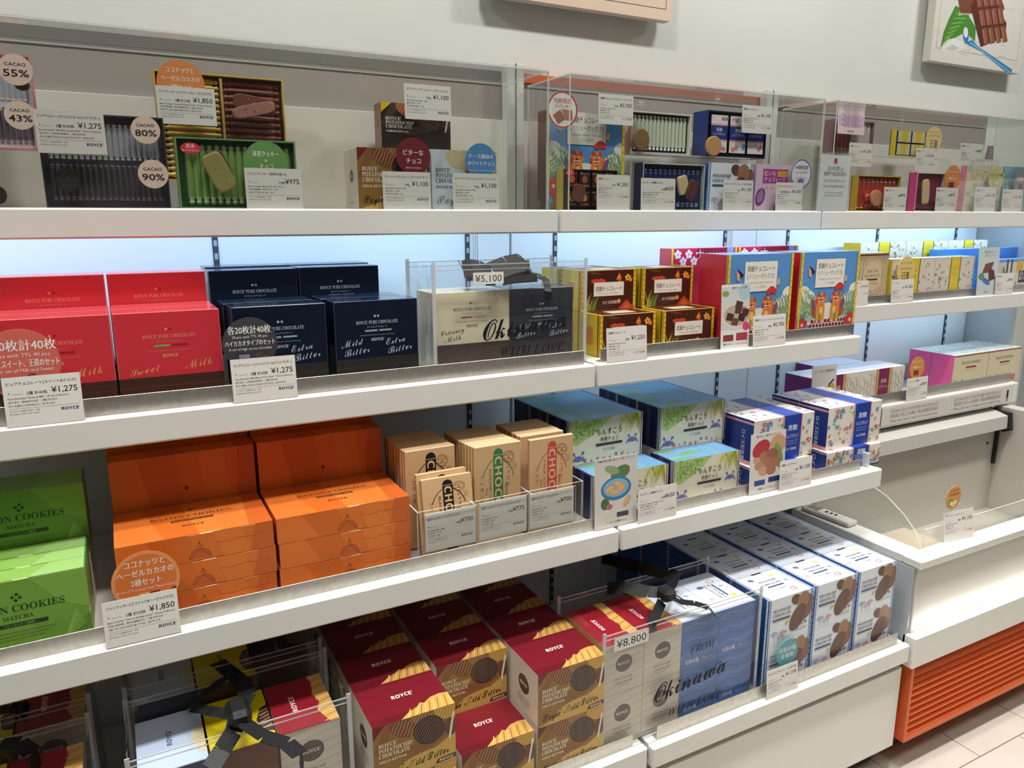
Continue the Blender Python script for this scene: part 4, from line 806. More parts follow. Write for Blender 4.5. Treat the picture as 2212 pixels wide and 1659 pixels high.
open_box('chocolate_sample_box', (1217, 365), (1334, 368), (1212, 450), YF, .036, '#33261f', '#2a1d18', [], 'open dark box of small square chocolates with yellow side', z0=D1, sticker=(12, 56), left='#d4b42a', extra=ex_kok, group=G2)
biscuit((1249, 417), 13, 19, 1.605, '#6a3f33', 'square milk chocolate piece leaning on the dark sample box', 14, square=True, name='chocolate_piece'); price_card((1290.8, 376), (1362, 379), (1291, 446), CF, '1,250', '32枚', '黒糖チョコレート', L_KOK, 0, 'price card 1,250 on the top shelf beside dark sample box', z0=D1, tilt=2)
o = open_box('cookie_sample_box', (1365.8, 238.7), (1494, 248), (1359.5, 329), YB - .03, .05, '#e4dcd4', '#1c1a1c', [(.05, .98, .06, .95, 'v', 14, '#cfdac4', '#e6ecdc', 'wrapped_cookie')], 'open sample box of pale green wrapped cookies on riser', sticker=(14, 62), group=G2)
rz_ = o.location.z; riser(o.location.x, o.location.x + .43, YB - .03, YB + .02, D1, rz_, 'long clear stand under two sample boxes')
biscuit((1385, 302), 17, 25, 1.69, '#7c5f3c', 'brown round biscuit on the pale green cookie box')
def ex_cui(c, o, w, h):
    c.g('packets')
    for i in range(3):
        x = 6 + i * 31; H = c.H; c.rect(x, 5, 27, H - 10, '#e4dcdc').rect(x, H * .36, 27, H * .32, '#223a86').rect(x, H * .34, 27, 2, '#d89a9a').rect(x, H * .68, 27, 2, '#d89a9a').text('黒糖', x + 13.5, H * .56, 5, '#dfe3f0', 'c').text('ショコラキュイ', x + 13.5, H * .47, 4, '#dfe3f0', 'c', fit=20); motifs(c, x, x + 27, 6, H * .32, 4); motifs(c, x, x + 27, H * .7, H - 6, 4)
open_box('cookie_sample_box', (1530, 238.7), (1658.5, 246.6), (1522.5, 338), YB - .03, .06, '#232a52', '#14161e', [], 'open navy sample box with three wrapped chocolate cookies', z0=rz_, sticker=(14, 66), left='#27418c', extra=ex_cui, group=G2)
biscuit((1541, 315.6), 17, 22, 1.69, '#c08e62', 'golden round biscuit on the navy cookie box'); price_card((1605.7, 226), (1670.6, 231), (1601, 286), 1.685, '1,100', '12個', '黒糖ショコラキュイ', L_CUI, 0, 'price card 1,100 at the upper right of the middle cover', holder=False, tilt=2)
open_box('cookie_sample_box', (1389.6, 354), (1524, 352.6), (1386, 450), YF, .038, '#b7c9b6', '#1a2450', [(.03, .98, .05, .9, 'v', 12, '#28356e', '#8d97b8', 'wrapped_cookie')], 'open sample box of navy wrapped cookies beside the 650 card', z0=D1, sticker=(12, 62), left='#1f2750', group=G2)
price_card((1386.4, 385), (1460.8, 385), (1386, 450), CF, '650', '10個', 'ちんすこう[黒糖チョコ]', L_CHI, 0, 'price card 650 before the navy wrapped sample cookies', z0=D1, tilt=2)
biscuit((1475, 400), 11, 21, 1.604, '#c9b487', 'pale finger biscuit on the navy wrapped cookies', -14, square=True); biscuit((1494, 411), 11, 22, 1.600, '#55352c', 'chocolate coated finger biscuit on the navy wrapped cookies', 24, square=True)
pbox('salt_t', (1532, 352.6), (1627, 352.6), (1527, 450), YF, .05, {'all': '#dfe5ec', 'left': '#2f66b4'}, art_salt, 'sample potato chip box with blue dashed border on top shelf', z0=D1, group=PG)
price_card((1565, 388), (1629, 389.6), (1561.4, 450), CF, '1,100', '190g', 'ポテトチップチョコレート[石垣の塩]', L_POT, 0, 'price card 1,100 in front of the dashed border sample box', z0=D1, tilt=2)
def art_imo(f):
    c = f.front(); H = c.H; c.g('picture').rect(0, 0, 100, 200, '#d9bfd0').ell(74, 14, 24, 10, '#5c2f78', 16, 28).ell(14, 26, 12, 18, '#7a3f8c', 14, -20).ell(14, 26, 8, 12, '#a878b0', 12, -20)
    for k in range(9): coral(c, 20 + k * 7, H * .4, 5, '#d8a484', .7, 2, rnd.uniform(50, 130))
    c.g('title_panel').rect(18, H * .6, 66, H * .3, '#a8408c').rect(56, H * .74, 30, H * .12, '#d8b03a'); c.g('title_panel>lettering').text('紅いも', 36, H * .76, 11, '#f2e6ee', 'c', fit=30).text('クランチ', 71, H * .77, 7, '#5a3a14', 'c', fit=24).text('チョコレート', 50, H * .64, 10, '#f2e6ee', 'c', fit=56)
pbox('imo_t', (1634.8, 354), (1716, 357), (1629, 450), YF, .05, {'all': '#c9a9c4'}, art_imo, 'lilac sample box with purple sweet potato picture', z0=D1, name='chocolate_box', group=G2)
price_card((1679, 392.8), (1736, 396), (1673, 450), CF, '1,000', '19個 個包装込み', '紅いもクランチチョコレート', L_KOK, 0, 'price card 1,000 under the purple rimmed sign', z0=D1, tilt=2)
disc((1730.7, 376), 33, 1.597, '#dedce0', [('19個程度', 66, 15, 62), ('入っています', 52, 9, 56)], 'white round sign with purple rim at the right of middle cover', ring='#7a6aa8', ink='#3a3440', pic=lambda c: c.poly([(26, 40), (74, 42), (70, 12), (30, 12)], '#c8c4d0').ell(50, 26, 14, 10, '#8a6ab0', 12))
# ---- top shelf, right bay
G3 = 'sample boxes in the right cover'
def art_sign(c, H):
    c.g('lettering').ell(48, H * .89, 6, 7, '#8e3246', 14).text('店内禁止', 50, H * .72, 12, '#4a4c48', 'c', fit=58).text('攜帶外食品和飲料', 50, H * .63, 11, '#4a4c48', 'c', fit=78).text('매장 내 음식물 반입 금지', 50, H * .52, 7, '#6a6c68', 'c', fit=72).text('店内飲食&携帯食品飲料', 50, H * .42, 7, '#6a6c68', 'c', fit=76).text('NO FOODS OR DRINKS', 50, H * .31, 6, '#6a6c68', 'c', fit=64).text('ALLOWED IN THE STORE', 50, H * .26, 6, '#6a6c68', 'c', fit=70)
x0, x1, zb, z1 = rect_px((1774.5, 334), (1837, 335.4), (1770, 454), 1.5735); s = tag(empty('notice_stand', ((x0 + x1) / 2, 1.5705, D1)), 'clear acrylic notice stand with grey no food text', 'sign'); w_ = (x1 - x0) / 2
b = MB(); pane(b, -w_, w_, 0, .003, 0, z1 - D1, 'y'); b.build('clear_plate', [clear('frosted', (0.8, 0.84, 0.82), 1, .1, .5, (.75, .78, .75)), ACE], s); cv = Cv((-w_, 0, 0), (1, 0, 0), (0, 0, 1), (0, -1, 0), 2 * w_, z1 - D1); art_sign(cv, cv.H); cv.build(s, MATTE)
def art_note(c, H):
    c.rect(0, 0, 100, H, '#e6cfd6').rect(2, H * .28, 96, H * .4, '#d9b4d2'); c.g('lettering')
    for k in range(11): c.text('お客様へのお願い・持ち歩き時間のご案内', 50, H * (.9 - .065 * k), 5 if k else 6, '#5a4a54', 'c', fit=70 - (k % 3) * 12)
    c.text("ROYCE'", 50, H * .06, 8, '#2a2430', 'c', 'bold')
photo_card((1814.3, 229), (1871.7, 233.5), (1809.6, 288), 1.70, 'pink notice card at the left of the right cover', art_note)
o = open_box('biscuit_sample_box', (1802.7, 254), (1890, 266.5), (1798, 329), 1.735, .04, '#8a6a72', '#c2bdbc', [(.03, .5, .04, .95, 'v', 5, '#8c4a44', '#a8665c', 'wrapped_biscuit'), (.5, .98, .04, .95, 'v', 5, '#c9bcb4', '#dcd2cc', 'wrapped_biscuit')], 'open sample box of striped brown and white biscuits', group=G3)
zr = o.location.z; riser(o.location.x, o.location.x + .62, 1.735, 1.775, D1, zr, 'long clear stand in the right cover')
L_G = ('Kokutoh Biscuit / 14 pcs', '黒糖餅乾 / 14個', '흑당 비스킷 / 14개')
def pc3(tl, tr, b, p, y, lab, z0=None): price_card(tl, tr, b, y, p, '14個', '黒糖ビスケット', L_G, 0, lab, z0=z0, tilt=2)
pc3((1837, 309), (1886.7, 309), (1834, 359), '1,050', 1.70, 'price card 1,050 below the pink notice card')
def ex_waf(c, o, w, h):
    c.g('packets')
    for i in range(2):
        for j in range(2): x, y = 6 + i * 46, c.H * (.06 + .48 * j); c.rect(x, y, 42, c.H * .42, '#c9c2b4').rect(x + 12, y, 18, c.H * .42, '#d3bb3a')
open_box('waffle_sample_box', (1937.5, 279), (2003, 285), (1932, 359), 1.737, .022, '#c2b03a', '#3a3634', [], 'open yellow sample box with four window packets', left='#d9c22e', extra=ex_waf, sticker=(14, 70), group=G3, z0=zr)
disc((2018, 301), 28, 1.695, '#e0c98e', [('コーヒークッキー', 74, 9, 74), ('マンゴーチョコ', 60, 9, 66)], 'beige round sign on the yellow sample box', ink='#6a5234', pic=lambda c: c.rect(28, 18, 44, 28, '#8a7a5a').rect(31, 21, 11, 10, '#d9cfa0').rect(45, 21, 11, 10, '#d9cfa0').rect(31, 34, 11, 9, '#d9cfa0').rect(45, 34, 11, 9, '#d9cfa0')); pc3((1982, 320), (2022, 321), (1980, 370), '1,250', 1.69, 'price card 1,250 at the yellow sample box')
pc3((2078, 309), (2127, 311), (2075, 354), '855', 1.70, 'price card 855 beside the grey cone')
g0 = A((2136, 346), 1.71); cup = MB(); n = 16
for i in range(n):
    a, b2 = 6.28319 * i / n, 6.28319 * (i + 1) / n; cup.face([(.014 * math.cos(a), .014 * math.sin(a), 0), (.014 * math.cos(b2), .014 * math.sin(b2), 0), (.009 * math.cos(b2), .009 * math.sin(b2), .05), (.009 * math.cos(a), .009 * math.sin(a), .05)], lin('#8a7d84'))
cup.face([(.009 * math.cos(6.28319 * i / n), .009 * math.sin(6.28319 * i / n), .05) for i in range(n)], lin('#9a8d94')); tag(cup.build('chocolate_cone', MATTE), 'small grey purple cone shaped sweet on stand', 'sweet').location = g0
riser(g0.x - .12, g0.x + .03, 1.69, 1.73, D1, g0.z, 'clear stand under the grey cone sweet')
def ex_chu(c, o, w, h): c.g('title_panel').poly([(20, c.H * .28), (56, c.H * .36), (54, c.H * .66), (16, c.H * .58)], '#c43a34').text('黒糖あんぺんクッキー', 36, c.H * .46, 4, '#efdcd0', 'c', fit=32, rot=10)
open_box('cookie_sample_box', (1854.4, 378), (1947, 381), (1847.5, 454), YF, .024, '#c9a83a', '#7a2622', [(.04, .97, .04, .95, 'v', 9, '#b04a3a', '#c86a52', 'wrapped_cookie')], 'open red sample box with yellow side in the right cover', z0=D1, sticker=(12, 72), left='#c9a52c', extra=ex_chu, group=G3)
pc3((1912.4, 404), (1961, 404), (1908, 452), '900', CF, 'price card 900 beside the red sample box', D1)
biscuit((1893, 428), 14, 17, 1.604, '#c48a62', 'tan biscuit on the red sample box', 20)
open_box('cookie_sample_box', (1983, 373), (2044, 373), (1977, 454), YF, .03, '#e4dcd8', '#5a2236', [(.04, .97, .04, .97, 'v', 12, '#84384e', '#9a5064', 'wrapped_cookie')], 'open sample box of plum striped cookies with pink side', z0=D1, sticker=(16, 108), left='#d6468c', group=G3)
biscuit((1999, 414), 7, 27, 1.604, '#cdb58c', 'pale finger cookie on the plum striped box', -6, square=True)
disc((2058, 385.6), 29, 1.597, '#d98a48', [('ココナッツクッキー', 72, 9, 76), ('×', 60, 8, None), ('黒糖チョコ', 46, 10, 50)], 'orange round sign on the plum striped sample box', pic=lambda c: c.rect(28, 14, 34, 22, '#7a3040')); pc3((2025, 406), (2067.6, 404.4), (2021, 452), '975', CF, 'price card 975 under the orange sign of right cover', D1)
def art_map(f):
    c = f.front(); c.g('picture').rect(0, 0, 100, 300, '#d8d4bc')
    for k in range(26): c.ell(rnd.uniform(4, 96), rnd.uniform(4, c.H - 4), rnd.uniform(3, 9), rnd.uniform(3, 8), rnd.choice(['#c2cba0', '#d6c49a', '#b4c0a4', '#e2dcc8']), 10)
    for k in range(10): c.line([(rnd.uniform(0, 60), rnd.uniform(0, c.H)), (rnd.uniform(30, 100), rnd.uniform(0, c.H))], .6, '#8a9472')
def art_tea(f):
    c = f.front(); c.g('picture').rect(0, 0, 100, 300, '#7fa6ac').poly([(0, 60), (60, 100), (100, 80), (100, 130), (0, 130)], '#8fb4c8')
    for k in range(16): c.ell(rnd.uniform(4, 96), rnd.uniform(4, 60), rnd.uniform(3, 9), rnd.uniform(3, 8), rnd.choice(['#6f9a86', '#9cbca8', '#5c8a90']), 10)
pbox('map_t', (2091, 357), (2168, 360), (2083, 454), YF, .024, {'all': '#d8d4bc', 'left': '#dc8a9c'}, art_map, 'pale map patterned sample box with pink side', z0=D1, name='chocolate_box', group=G3)
pbox('tea_t', (2170.5, 360), (2238, 362), (2163, 454), YF, .03, {'all': '#7fa6ac'}, art_tea, 'teal patterned sample box at the right frame edge', z0=D1, name='chocolate_box', group=G3)
disc((2152, 387), 28, 1.597, '#ccc98c', [('マンゴー味', 60, 16, 84)], 'yellow green round sign reading mango flavour', ink='#2c2a26', pic=lambda c: c.ell(50, 34, 24, 14, '#b0b888', 16).ell(56, 36, 14, 8, '#d6d8b0', 12)); disc((2205.5, 395), 27, 1.597, '#8f8886', [('黒糖味', 58, 18, 70)], 'grey round sign at the right frame edge', pic=lambda c: c.rect(34, 22, 30, 24, '#6a5a52'))
pc3((2110, 404), (2155, 404), (2106, 452), '1,150', CF, 'price card 1,150 under the yellow green sign', D1); pc3((2169, 409), (2212, 409), (2165, 452), '1,100', CF, 'price card 1,100 under the grey sign', D1)
# ================================================================= SECOND SHELF
D2 = 1.2553
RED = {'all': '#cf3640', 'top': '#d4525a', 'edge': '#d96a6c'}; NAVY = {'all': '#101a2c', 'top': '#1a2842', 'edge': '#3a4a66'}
a_red = pure('#cf3640', '#4a2e22', '#e08a7c', '#6fae4a', '#9a2430', (('Sweet', 25, 35, 10), ('Milk', 76, 38, 11)), '#e2a36a')
a_navy = pure('#101a2c', '#33302e', '#aeb6c2', '#8fb0b8', '#8ab0a8', (('Mild', 20, 46, 10), ('Bitter', 25, 36, 10), ('Extra', 72, 46, 10), ('Bitter', 77, 36, 10)), '#c4cad4')
a_cream = pure('#ddd4b4', '#463630', '#5a4c42', '#a8564a', '#c9b89a', (('Creamy', 24, 44, 9), ('Milk', 24, 35, 9)), '#3a3026')
W_, H_, T_ = .172, .168, .075
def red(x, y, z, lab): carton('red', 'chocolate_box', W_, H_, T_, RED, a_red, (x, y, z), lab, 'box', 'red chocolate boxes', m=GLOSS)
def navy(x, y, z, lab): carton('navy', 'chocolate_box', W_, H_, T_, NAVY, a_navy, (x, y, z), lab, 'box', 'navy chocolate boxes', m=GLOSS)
red(-.966, 1.447, D2, 'red chocolate box, right one of the front row'); red(-1.142, 1.447, D2, 'red chocolate box at left frame edge behind the coral sign')
red(-.966, 1.5235, D2, 'red chocolate box standing directly behind the right front one'); red(-1.142, 1.5235, D2, 'red chocolate box standing directly behind the left front one')
RZ = .058
red(-.968, 1.602, D2 + RZ, 'red chocolate box raised in the back row, right'); red(-1.144, 1.602, D2 + RZ, 'red chocolate box raised in the back row, left')
navy(-.773, 1.447, D2, 'navy chocolate box in front, behind the grey round sign'); navy(-.585, 1.447, D2, 'navy chocolate box in front, fully visible beside the clear bag')
navy(-.778, 1.5235, D2, 'second navy box deep, behind the round sign box'); navy(-.592, 1.5235, D2, 'second navy box deep, behind the fully visible one')
navy(-.790, 1.602, D2 + RZ, 'navy chocolate box raised in the middle row, left'); navy(-.614, 1.602, D2 + RZ + .001, 'navy chocolate box raised in the middle row, right')
navy(-.788, 1.68, D2 + RZ + .003, 'navy chocolate box in the last row against the back board, left'); navy(-.612, 1.68, D2 + RZ + .003, 'navy chocolate box in the last row against the back board, right')
tag(bar('shelf_step', -1.16, -.43, 1.601, 1.79, D2, D2 + RZ - .0005, DECK), 'low white step under the rear red and navy boxes', 'riser')
disc((44, 786), 76, 1.416, '#d2685a', [('各20枚計40枚', 70, 17, 92), ('20 pcs each TTL 40 pcs', 60, 7, 74), ('ミルクとスイート、王道のセット', 46, 12, 96), ('Classic set of Milk and Sweet', 38, 7, 80)], 'coral round sign on the red boxes', zb=D2, pic=lambda c: (c.rect(22, 12, 22, 20, '#6a5450'), c.rect(24, 22, 18, 8, '#a89a98'), chip(c, 62, 26, 9, 8, '#3a2a28', '#a87a70', 80), chip(c, 74, 20, 9, 8, '#3a2a28', '#a87a70', 80)))
disc((540.6, 742), 57, 1.424, '#3f4044', [('各20枚計40枚', 70, 17, 78), ('20 pcs each TTL 40 pcs', 61, 7, 64), ('ハイカカオタイプのセット', 47, 12, 90), ('A set of high cocoa chocolate', 38, 7, 78)], 'dark grey round sign on the navy boxes', zb=D2, pic=lambda c: (c.rect(26, 10, 24, 22, '#2c2a2e'), c.rect(28, 22, 20, 8, '#8a8a90'), c.rect(28, 13, 20, 7, '#7a7a80'), chip(c, 64, 26, 8, 7, '#1c1818', '#8a7a74', 80), chip(c, 76, 20, 8, 7, '#1c1818', '#8a7a74', 80)))
price_card((0, 818.6), (171, 805), (11, 920), 1.4005, '1,275', '2種 計40枚', 'ピュアチョコレート[スイート&ミルク]', L_SWEET, 1, 'price card 1,275 in front of the red boxes', z0=D2, tilt=5)
price_card((497.7, 778), (638, 768), (504, 866), 1.4005, '1,275', '2種 計40枚', 'ピュアチョコレート[マイルドビター&エクストラビター]', L_PURE, 1, 'price card 1,275 in front of the navy boxes', z0=D2, tilt=5)
# gift bags of clear film
def strip_along(name, pts, wd, axis, m, parent, th=.0006):
    """ribbon following points; axis = width direction"""
    b = MB(); ax = Vector(axis).normalized()
    for p, q in zip(pts, pts[1:]):
        p, q = Vector(p), Vector(q); d = (q - p).normalized(); a = (ax - d * ax.dot(d)).normalized() * wd / 2; n = d.cross(a).normalized() * th
        P = [p - a, p + a, q + a, q - a]; b.face([v + n for v in P], W1); b.face([v - n for v in P][::-1], W1)
        for i in range(4): u, v = P[i], P[(i + 1) % 4]; b.face([u - n, v - n, v + n, u + n], W1)
    return b.build(name, m, parent, True)
def wavy(name, o, ux, uy, w, h, n, parent, amp=.004, seed=0, m=None):
    rr = random.Random(seed); b = MB(); o, ux, uy, n = Vector(o), Vector(ux), Vector(uy), Vector(n); nx, ny = 14, 10; g = {}
    f1, f2, p1, p2 = rr.uniform(2, 4), rr.uniform(2, 5), rr.uniform(0, 6), rr.uniform(0, 6)
    for i in range(nx + 1):
        for j in range(ny + 1):
            u, v = i / nx, j / ny; ed = min(1, 4 * min(u, 1 - u)) ; a = amp * ed * (math.sin(f1 * 6.28 * u + p1 + 2 * v) * .5 + math.sin(f2 * 5 * v + p2 + 3 * u) * .5)
            g[i, j] = o + ux * (w * u) + uy * (h * v) + n * a
    for i in range(nx):
        for j in range(ny): b.face([g[i, j], g[i + 1, j], g[i + 1, j + 1], g[i, j + 1]], W1)
    me = b.build(name, m or FILM, parent, True); return me
def gift_bag(x0, x1, y0, y1, z0, z1, label, lettering=None, sticker=None, seed=0, film_top=False):
    r = tag(empty('gift_bag', ((x0 + x1) / 2, y0, z0)), label, 'gift bag', 'clear gift bags'); w, d, h = (x1 - x0) / 2, y1 - y0, z1 - z0
    wavy('front_film', (-w, 0, 0), (1, 0, 0), (0, 0, 1), 2 * w, h, (0, 1, 0), r, .003, seed); wavy('back_film', (-w, d, 0), (1, 0, 0), (0, 0, 1), 2 * w, h, (0, 1, 0), r, .003, seed + 1)
    for q in (-1, 1):
        wavy('side_film', (q * w, 0, 0), (0, 1, 0), (0, 0, 1), d, h, (1, 0, 0), r, .003, seed + 2 + q)
        for yy in (0, d): bar('seam', q * w - .004, q * w + .004, yy - .0012, yy + .0012, 0, h + .006, SEAM, r, 0)
    for yy in (0, d): bar('top_hem', -w, w, yy - .0008, yy + .0008, h - .012, h - .0105, SEAM, r, 0); bar('top_hem', -w, w, yy - .0008, yy + .0008, h - .002, h, SEAM, r, 0)
    c = Cv((-w, -.0042, 0), (1, 0, 0), (0, 0, 1), (0, -1, 0), 2 * w, h, False)
    if lettering: lettering(c)
    if sticker:
        tx, sx, sy, sz = sticker; c.g('price_sticker').rect(sx, sy, sz * 3.6, sz * 1.25, '#e4e2dc').text(tx, sx + sz * 1.8, sy + sz * .26, sz, '#26242a', 'c', fit=sz * 3.1)
    c.build(r, MATTE); return r
def okinawa(x, k):
    def f(c):
        H = c.H; c.new('lettering').text('FROM', x + 8 * k, H * .62, 7.6 * k, '#20242c', 'c', 'italic', fit=21 * k); c.new('lettering').text('WITH LOVE', x + 5 * k, H * .13, 7.6 * k, '#14161c', 'c', 'italic', fit=46 * k); c.new('lettering').text('Okinawa', x, H * .33, 19 * k, '#101216', 'c', 'pen', off=.012, rot=5, fit=60 * k)
    return f
carton('cream', 'chocolate_box', .182, .17, .10, {'all': '#ddd4b4', 'edge': '#e6dfc6'}, a_cream, (-.360, 1.49, D2 + .0012), 'cream chocolate box inside the clear gift bag', 'box', 'boxes in gift bags', m=GLOSS)
carton('navy_bag', 'chocolate_box', .168, .17, .10, NAVY, a_navy, (-.1765, 1.491, D2 + .0012), 'navy chocolate box inside the clear gift bag', 'box', 'boxes in gift bags', m=GLOSS)
bg = gift_bag(-.374, -.0005, 1.452, 1.605, D2 + .0004, 1.487, 'small clear gift bag of cream and navy boxes, second shelf', okinawa(58, .95), ('¥5,100', 23.5, 50.5, 5.4), 3)
def bow(root, cx, y, z, s):
    for q in (-1, 1):
        pts = [(cx, y, z)] + [(cx + q * s * a, y + .01 * b2, z + s * b2) for a, b2 in ((.35, .35), (.75, .55), (1.05, .5), (1.15, .2), (.9, -.02), (.4, -.08), (0, 0))]
        strip_along('bow_loop', pts, .034, (.1, 1, 0), BLACK, root)
    k = MB(); box(k, cx - .012, cx + .012, y - .016, y + .016, z - .012, z + .014, W1, .005); k.build('knot', BLACK, root)
L = lambda p: (p[0] - bg.location.x, p[1] - bg.location.y, p[2] - bg.location.z)
pb = lambda u, v, y: L(tuple(A((u, v), y)))
strip_along('bow_loop', [pb(1062, 588, 1.50), pb(1040, 578, 1.50), pb(1018, 576, 1.5), pb(1000, 582, 1.51), pb(1005, 590, 1.53), pb(1060, 590, 1.53)], .05, (0, .8, .6), BLACK, bg); strip_along('bow_loop', [pb(1066, 586, 1.5), pb(1100, 572, 1.5), pb(1130, 566, 1.5), pb(1146, 582, 1.51), pb(1110, 590, 1.53), pb(1070, 592, 1.53)], .06, (0, .8, .6), BLACK, bg)
strip_along('ribbon', [pb(1070, 590, 1.5), pb(1130, 590, 1.495), pb(1170, 598, 1.485), pb(1180, 606, 1.47), pb(1184, 630, 1.4495), pb(1185, 642, 1.4495)], .017, (1, 0, 0), BLACK, bg); strip_along('ribbon', [pb(1066, 590, 1.5), pb(1062, 596, 1.48), pb(1060, 602, 1.458), pb(1060, 617, 1.458)], .024, (1, 0, 0), BLACK, bg); strip_along('ribbon', [pb(1075, 592, 1.48), pb(1085, 608, 1.476), pb(1110, 604, 1.476), pb(1160, 600, 1.476)], .018, (0, .2, 1), BLACK, bg)
# ---- second shelf, middle bay
KOK = {'all': '#4a1e13', 'left': '#dcbc24', 'edge': '#c9a02c'}; KW, KH, KD = .172, .1, .085
def kok(x, y, z, lab): carton('kok', 'chocolate_box', KW, KH, KD, KOK, art_kokuto, (x, y, z), lab, 'box', 'brown sugar chocolate boxes')
kok(.054, 1.472, D2, 'brown gold edged box, lower left, behind the 1,250 card'); kok(.244, 1.472, D2, 'brown gold edged box, lower right of the four'); kok(.054, 1.5575, D2 + KH + .0005, 'brown gold edged box, upper left of the four'); kok(.242, 1.5575, D2 + KH + .0005, 'brown gold edged box, upper right of the four')
kok(.054, 1.5578, D2, 'brown gold edged box hidden below the upper left one'); kok(.244, 1.5578, D2, 'brown gold edged box hidden below the upper right one'); kok(.050, 1.646, D2, 'brown gold edged box in the rear row showing yellow end'); kok(.046, 1.647, D2 + KH + .0005, 'brown gold edged box at upper rear, yellow end beside bag')
VAL = {'all': '#c02a34', 'front': '#5b93cf', 'top': '#9cc0e8', 'edge': '#e0b84a'}
def val(x, y, z, lab, **k): carton('val', 'chocolate_box', .236, .234, .052, VAL, art_value, (x, y, z), lab, 'box', 'large blue lion dog boxes', **k)
val(.430, 1.452, D2, 'large blue lion dog box behind the photo card'); val(.694, 1.452, D2, 'large blue lion dog box, rightmost of the front pair'); val(.434, 1.5055, D2, 'large box with red side, second in line behind the left one'); val(.698, 1.5055, D2, 'large box second in line behind the right blue one')
def art_sakura(f):
    c = f.front(); c.g('blossom_print').rect(0, 0, 100, 100, '#c62f48')
    for k in range(5): flower(c, 10 + k * 8, 92 - (k % 2) * 8, 5, '#f0dde0', '#e08a98')
    for r in range(2):
        for q in range(9): c.poly([(38 + q * 5, 88 + r * 6), (42 + q * 5, 88 + r * 6), (42 + q * 5, 92 + r * 6), (40 + q * 5, 93.5 + r * 6), (38 + q * 5, 92 + r * 6)], '#7a2034')
    c.rect(84, 80, 10, 20, '#7aa0d0').rect(.6, 0, 3, 100, '#e3c83a').rect(96.4, 0, 3, 100, '#e3c83a')
for x, lab in ((.418, 'red blossom box in the rear row, left'), (.668, 'red blossom box in the rear row, right')): carton('sak', 'chocolate_box', .246, .243, .05, {'all': '#d8505c', 'front': '#c62f48', 'top': '#e48a94'}, art_sakura, (x, 1.66, D2), lab, 'box', 'red blossom boxes')
price_card((1313, 711), (1400, 702.5), (1310, 780.6), 1.4005, '1,250', '32枚', '黒糖チョコレート', L_KOK, 0, 'price card 1,250 in front of the brown boxes', z0=D2, tilt=4)
def art_ph1(c, H):
    c.g('photo').rect(0, H * .3, 100, H * .66, '#c8ccc8').ell(55, H * .52, 52, H * .2, '#d9cfc0', 24).ell(55, H * .52, 46, H * .17, '#b7a48e', 22)
    for x, y, k in ((30, .5, '#4a2f2a'), (60, .6, '#5a3a32'), (72, .48, '#3c2724'), (48, .42, '#6a463a'), (85, .56, '#4a302a'), (62, .68, '#503830')): c.poly([(x - 14, H * y - 8), (x + 8, H * y - 12), (x + 16, H * y + 6), (x - 8, H * y + 12)], k)
    c.ell(82, H * .88, 22, 22, '#a9c2c6', 16).ell(14, H * .86, 12, 8, '#8a9a4a', 12); c.g('lettering').text('黒糖のおいしさを手軽に', 36, H * .93, 7, '#3a3836', 'l', off=.009, fit=56)
    c.g('photo').rect(8, H * .12, 36, H * .1, '#8a3a34').rect(54, H * .12, 40, H * .12, '#a8404a').ell(88, H * .34, 12, 12, '#d0447a', 14); c.g('lettering').text('黒糖チョコレート', 26, H * .06, 6, '#3a3836', 'c', off=.009, fit=34).text('[バリューボックス]', 74, H * .06, 6, '#3a3836', 'c', fit=38)
photo_card((1564.5, 619), (1626, 610), (1556.6, 753), 1.412, 'photo card of dark chocolate squares before the blue box', art_ph1, z0=D2, tilt=3)
price_card((1631, 682.5), (1701.5, 678), (1624.6, 746), 1.4005, '2,700', '860g', '黒糖チョコレート[バリューボックス]', L_KOK, 0, 'price card 2,700 in front of the lion dog boxes', z0=D2, tilt=4)
# ---- second shelf, right bay
DR = 1.3113
def art_bar(f):
    c = f.front(); c.g('cane_print').rect(0, 0, 100, 140, '#cdb893').rect(0, c.H - 6, 100, 3, '#6a3a34')
    for k in range(9): stem(c, 6 + k * 11, 0, rnd.uniform(30, 70) if 2 < k < 7 else c.H * .9, '#8a744c', '#9c8658')
    c.ell(50, c.H * .55, 30, c.H * .3, '#d2be9a', 18); c.g('lettering').text('KOKUTOH', 50, c.H * .62, 8, '#7a5a3a', 'c', 'serif', fit=36).text('BAR CHOCOLATE', 50, c.H * .53, 8, '#7a5a3a', 'c', 'serif', fit=50).rect(32, c.H * .46, 36, 4, '#6a3a2c').text('ロイズ石垣島', 50, c.H * .38, 6, '#7a5a3a', 'c'); c.g('emblem').ell(72, 12, 9, 5, '#b04a70', 12)
pbox('barbox', (1856, 547), (1921, 546), (1850, 634), 1.60, .05, {'all': '#cdb893', 'top': '#ded2bc'}, art_bar, 'beige sugar cane chocolate bar box', z0=DR, name='chocolate_box')
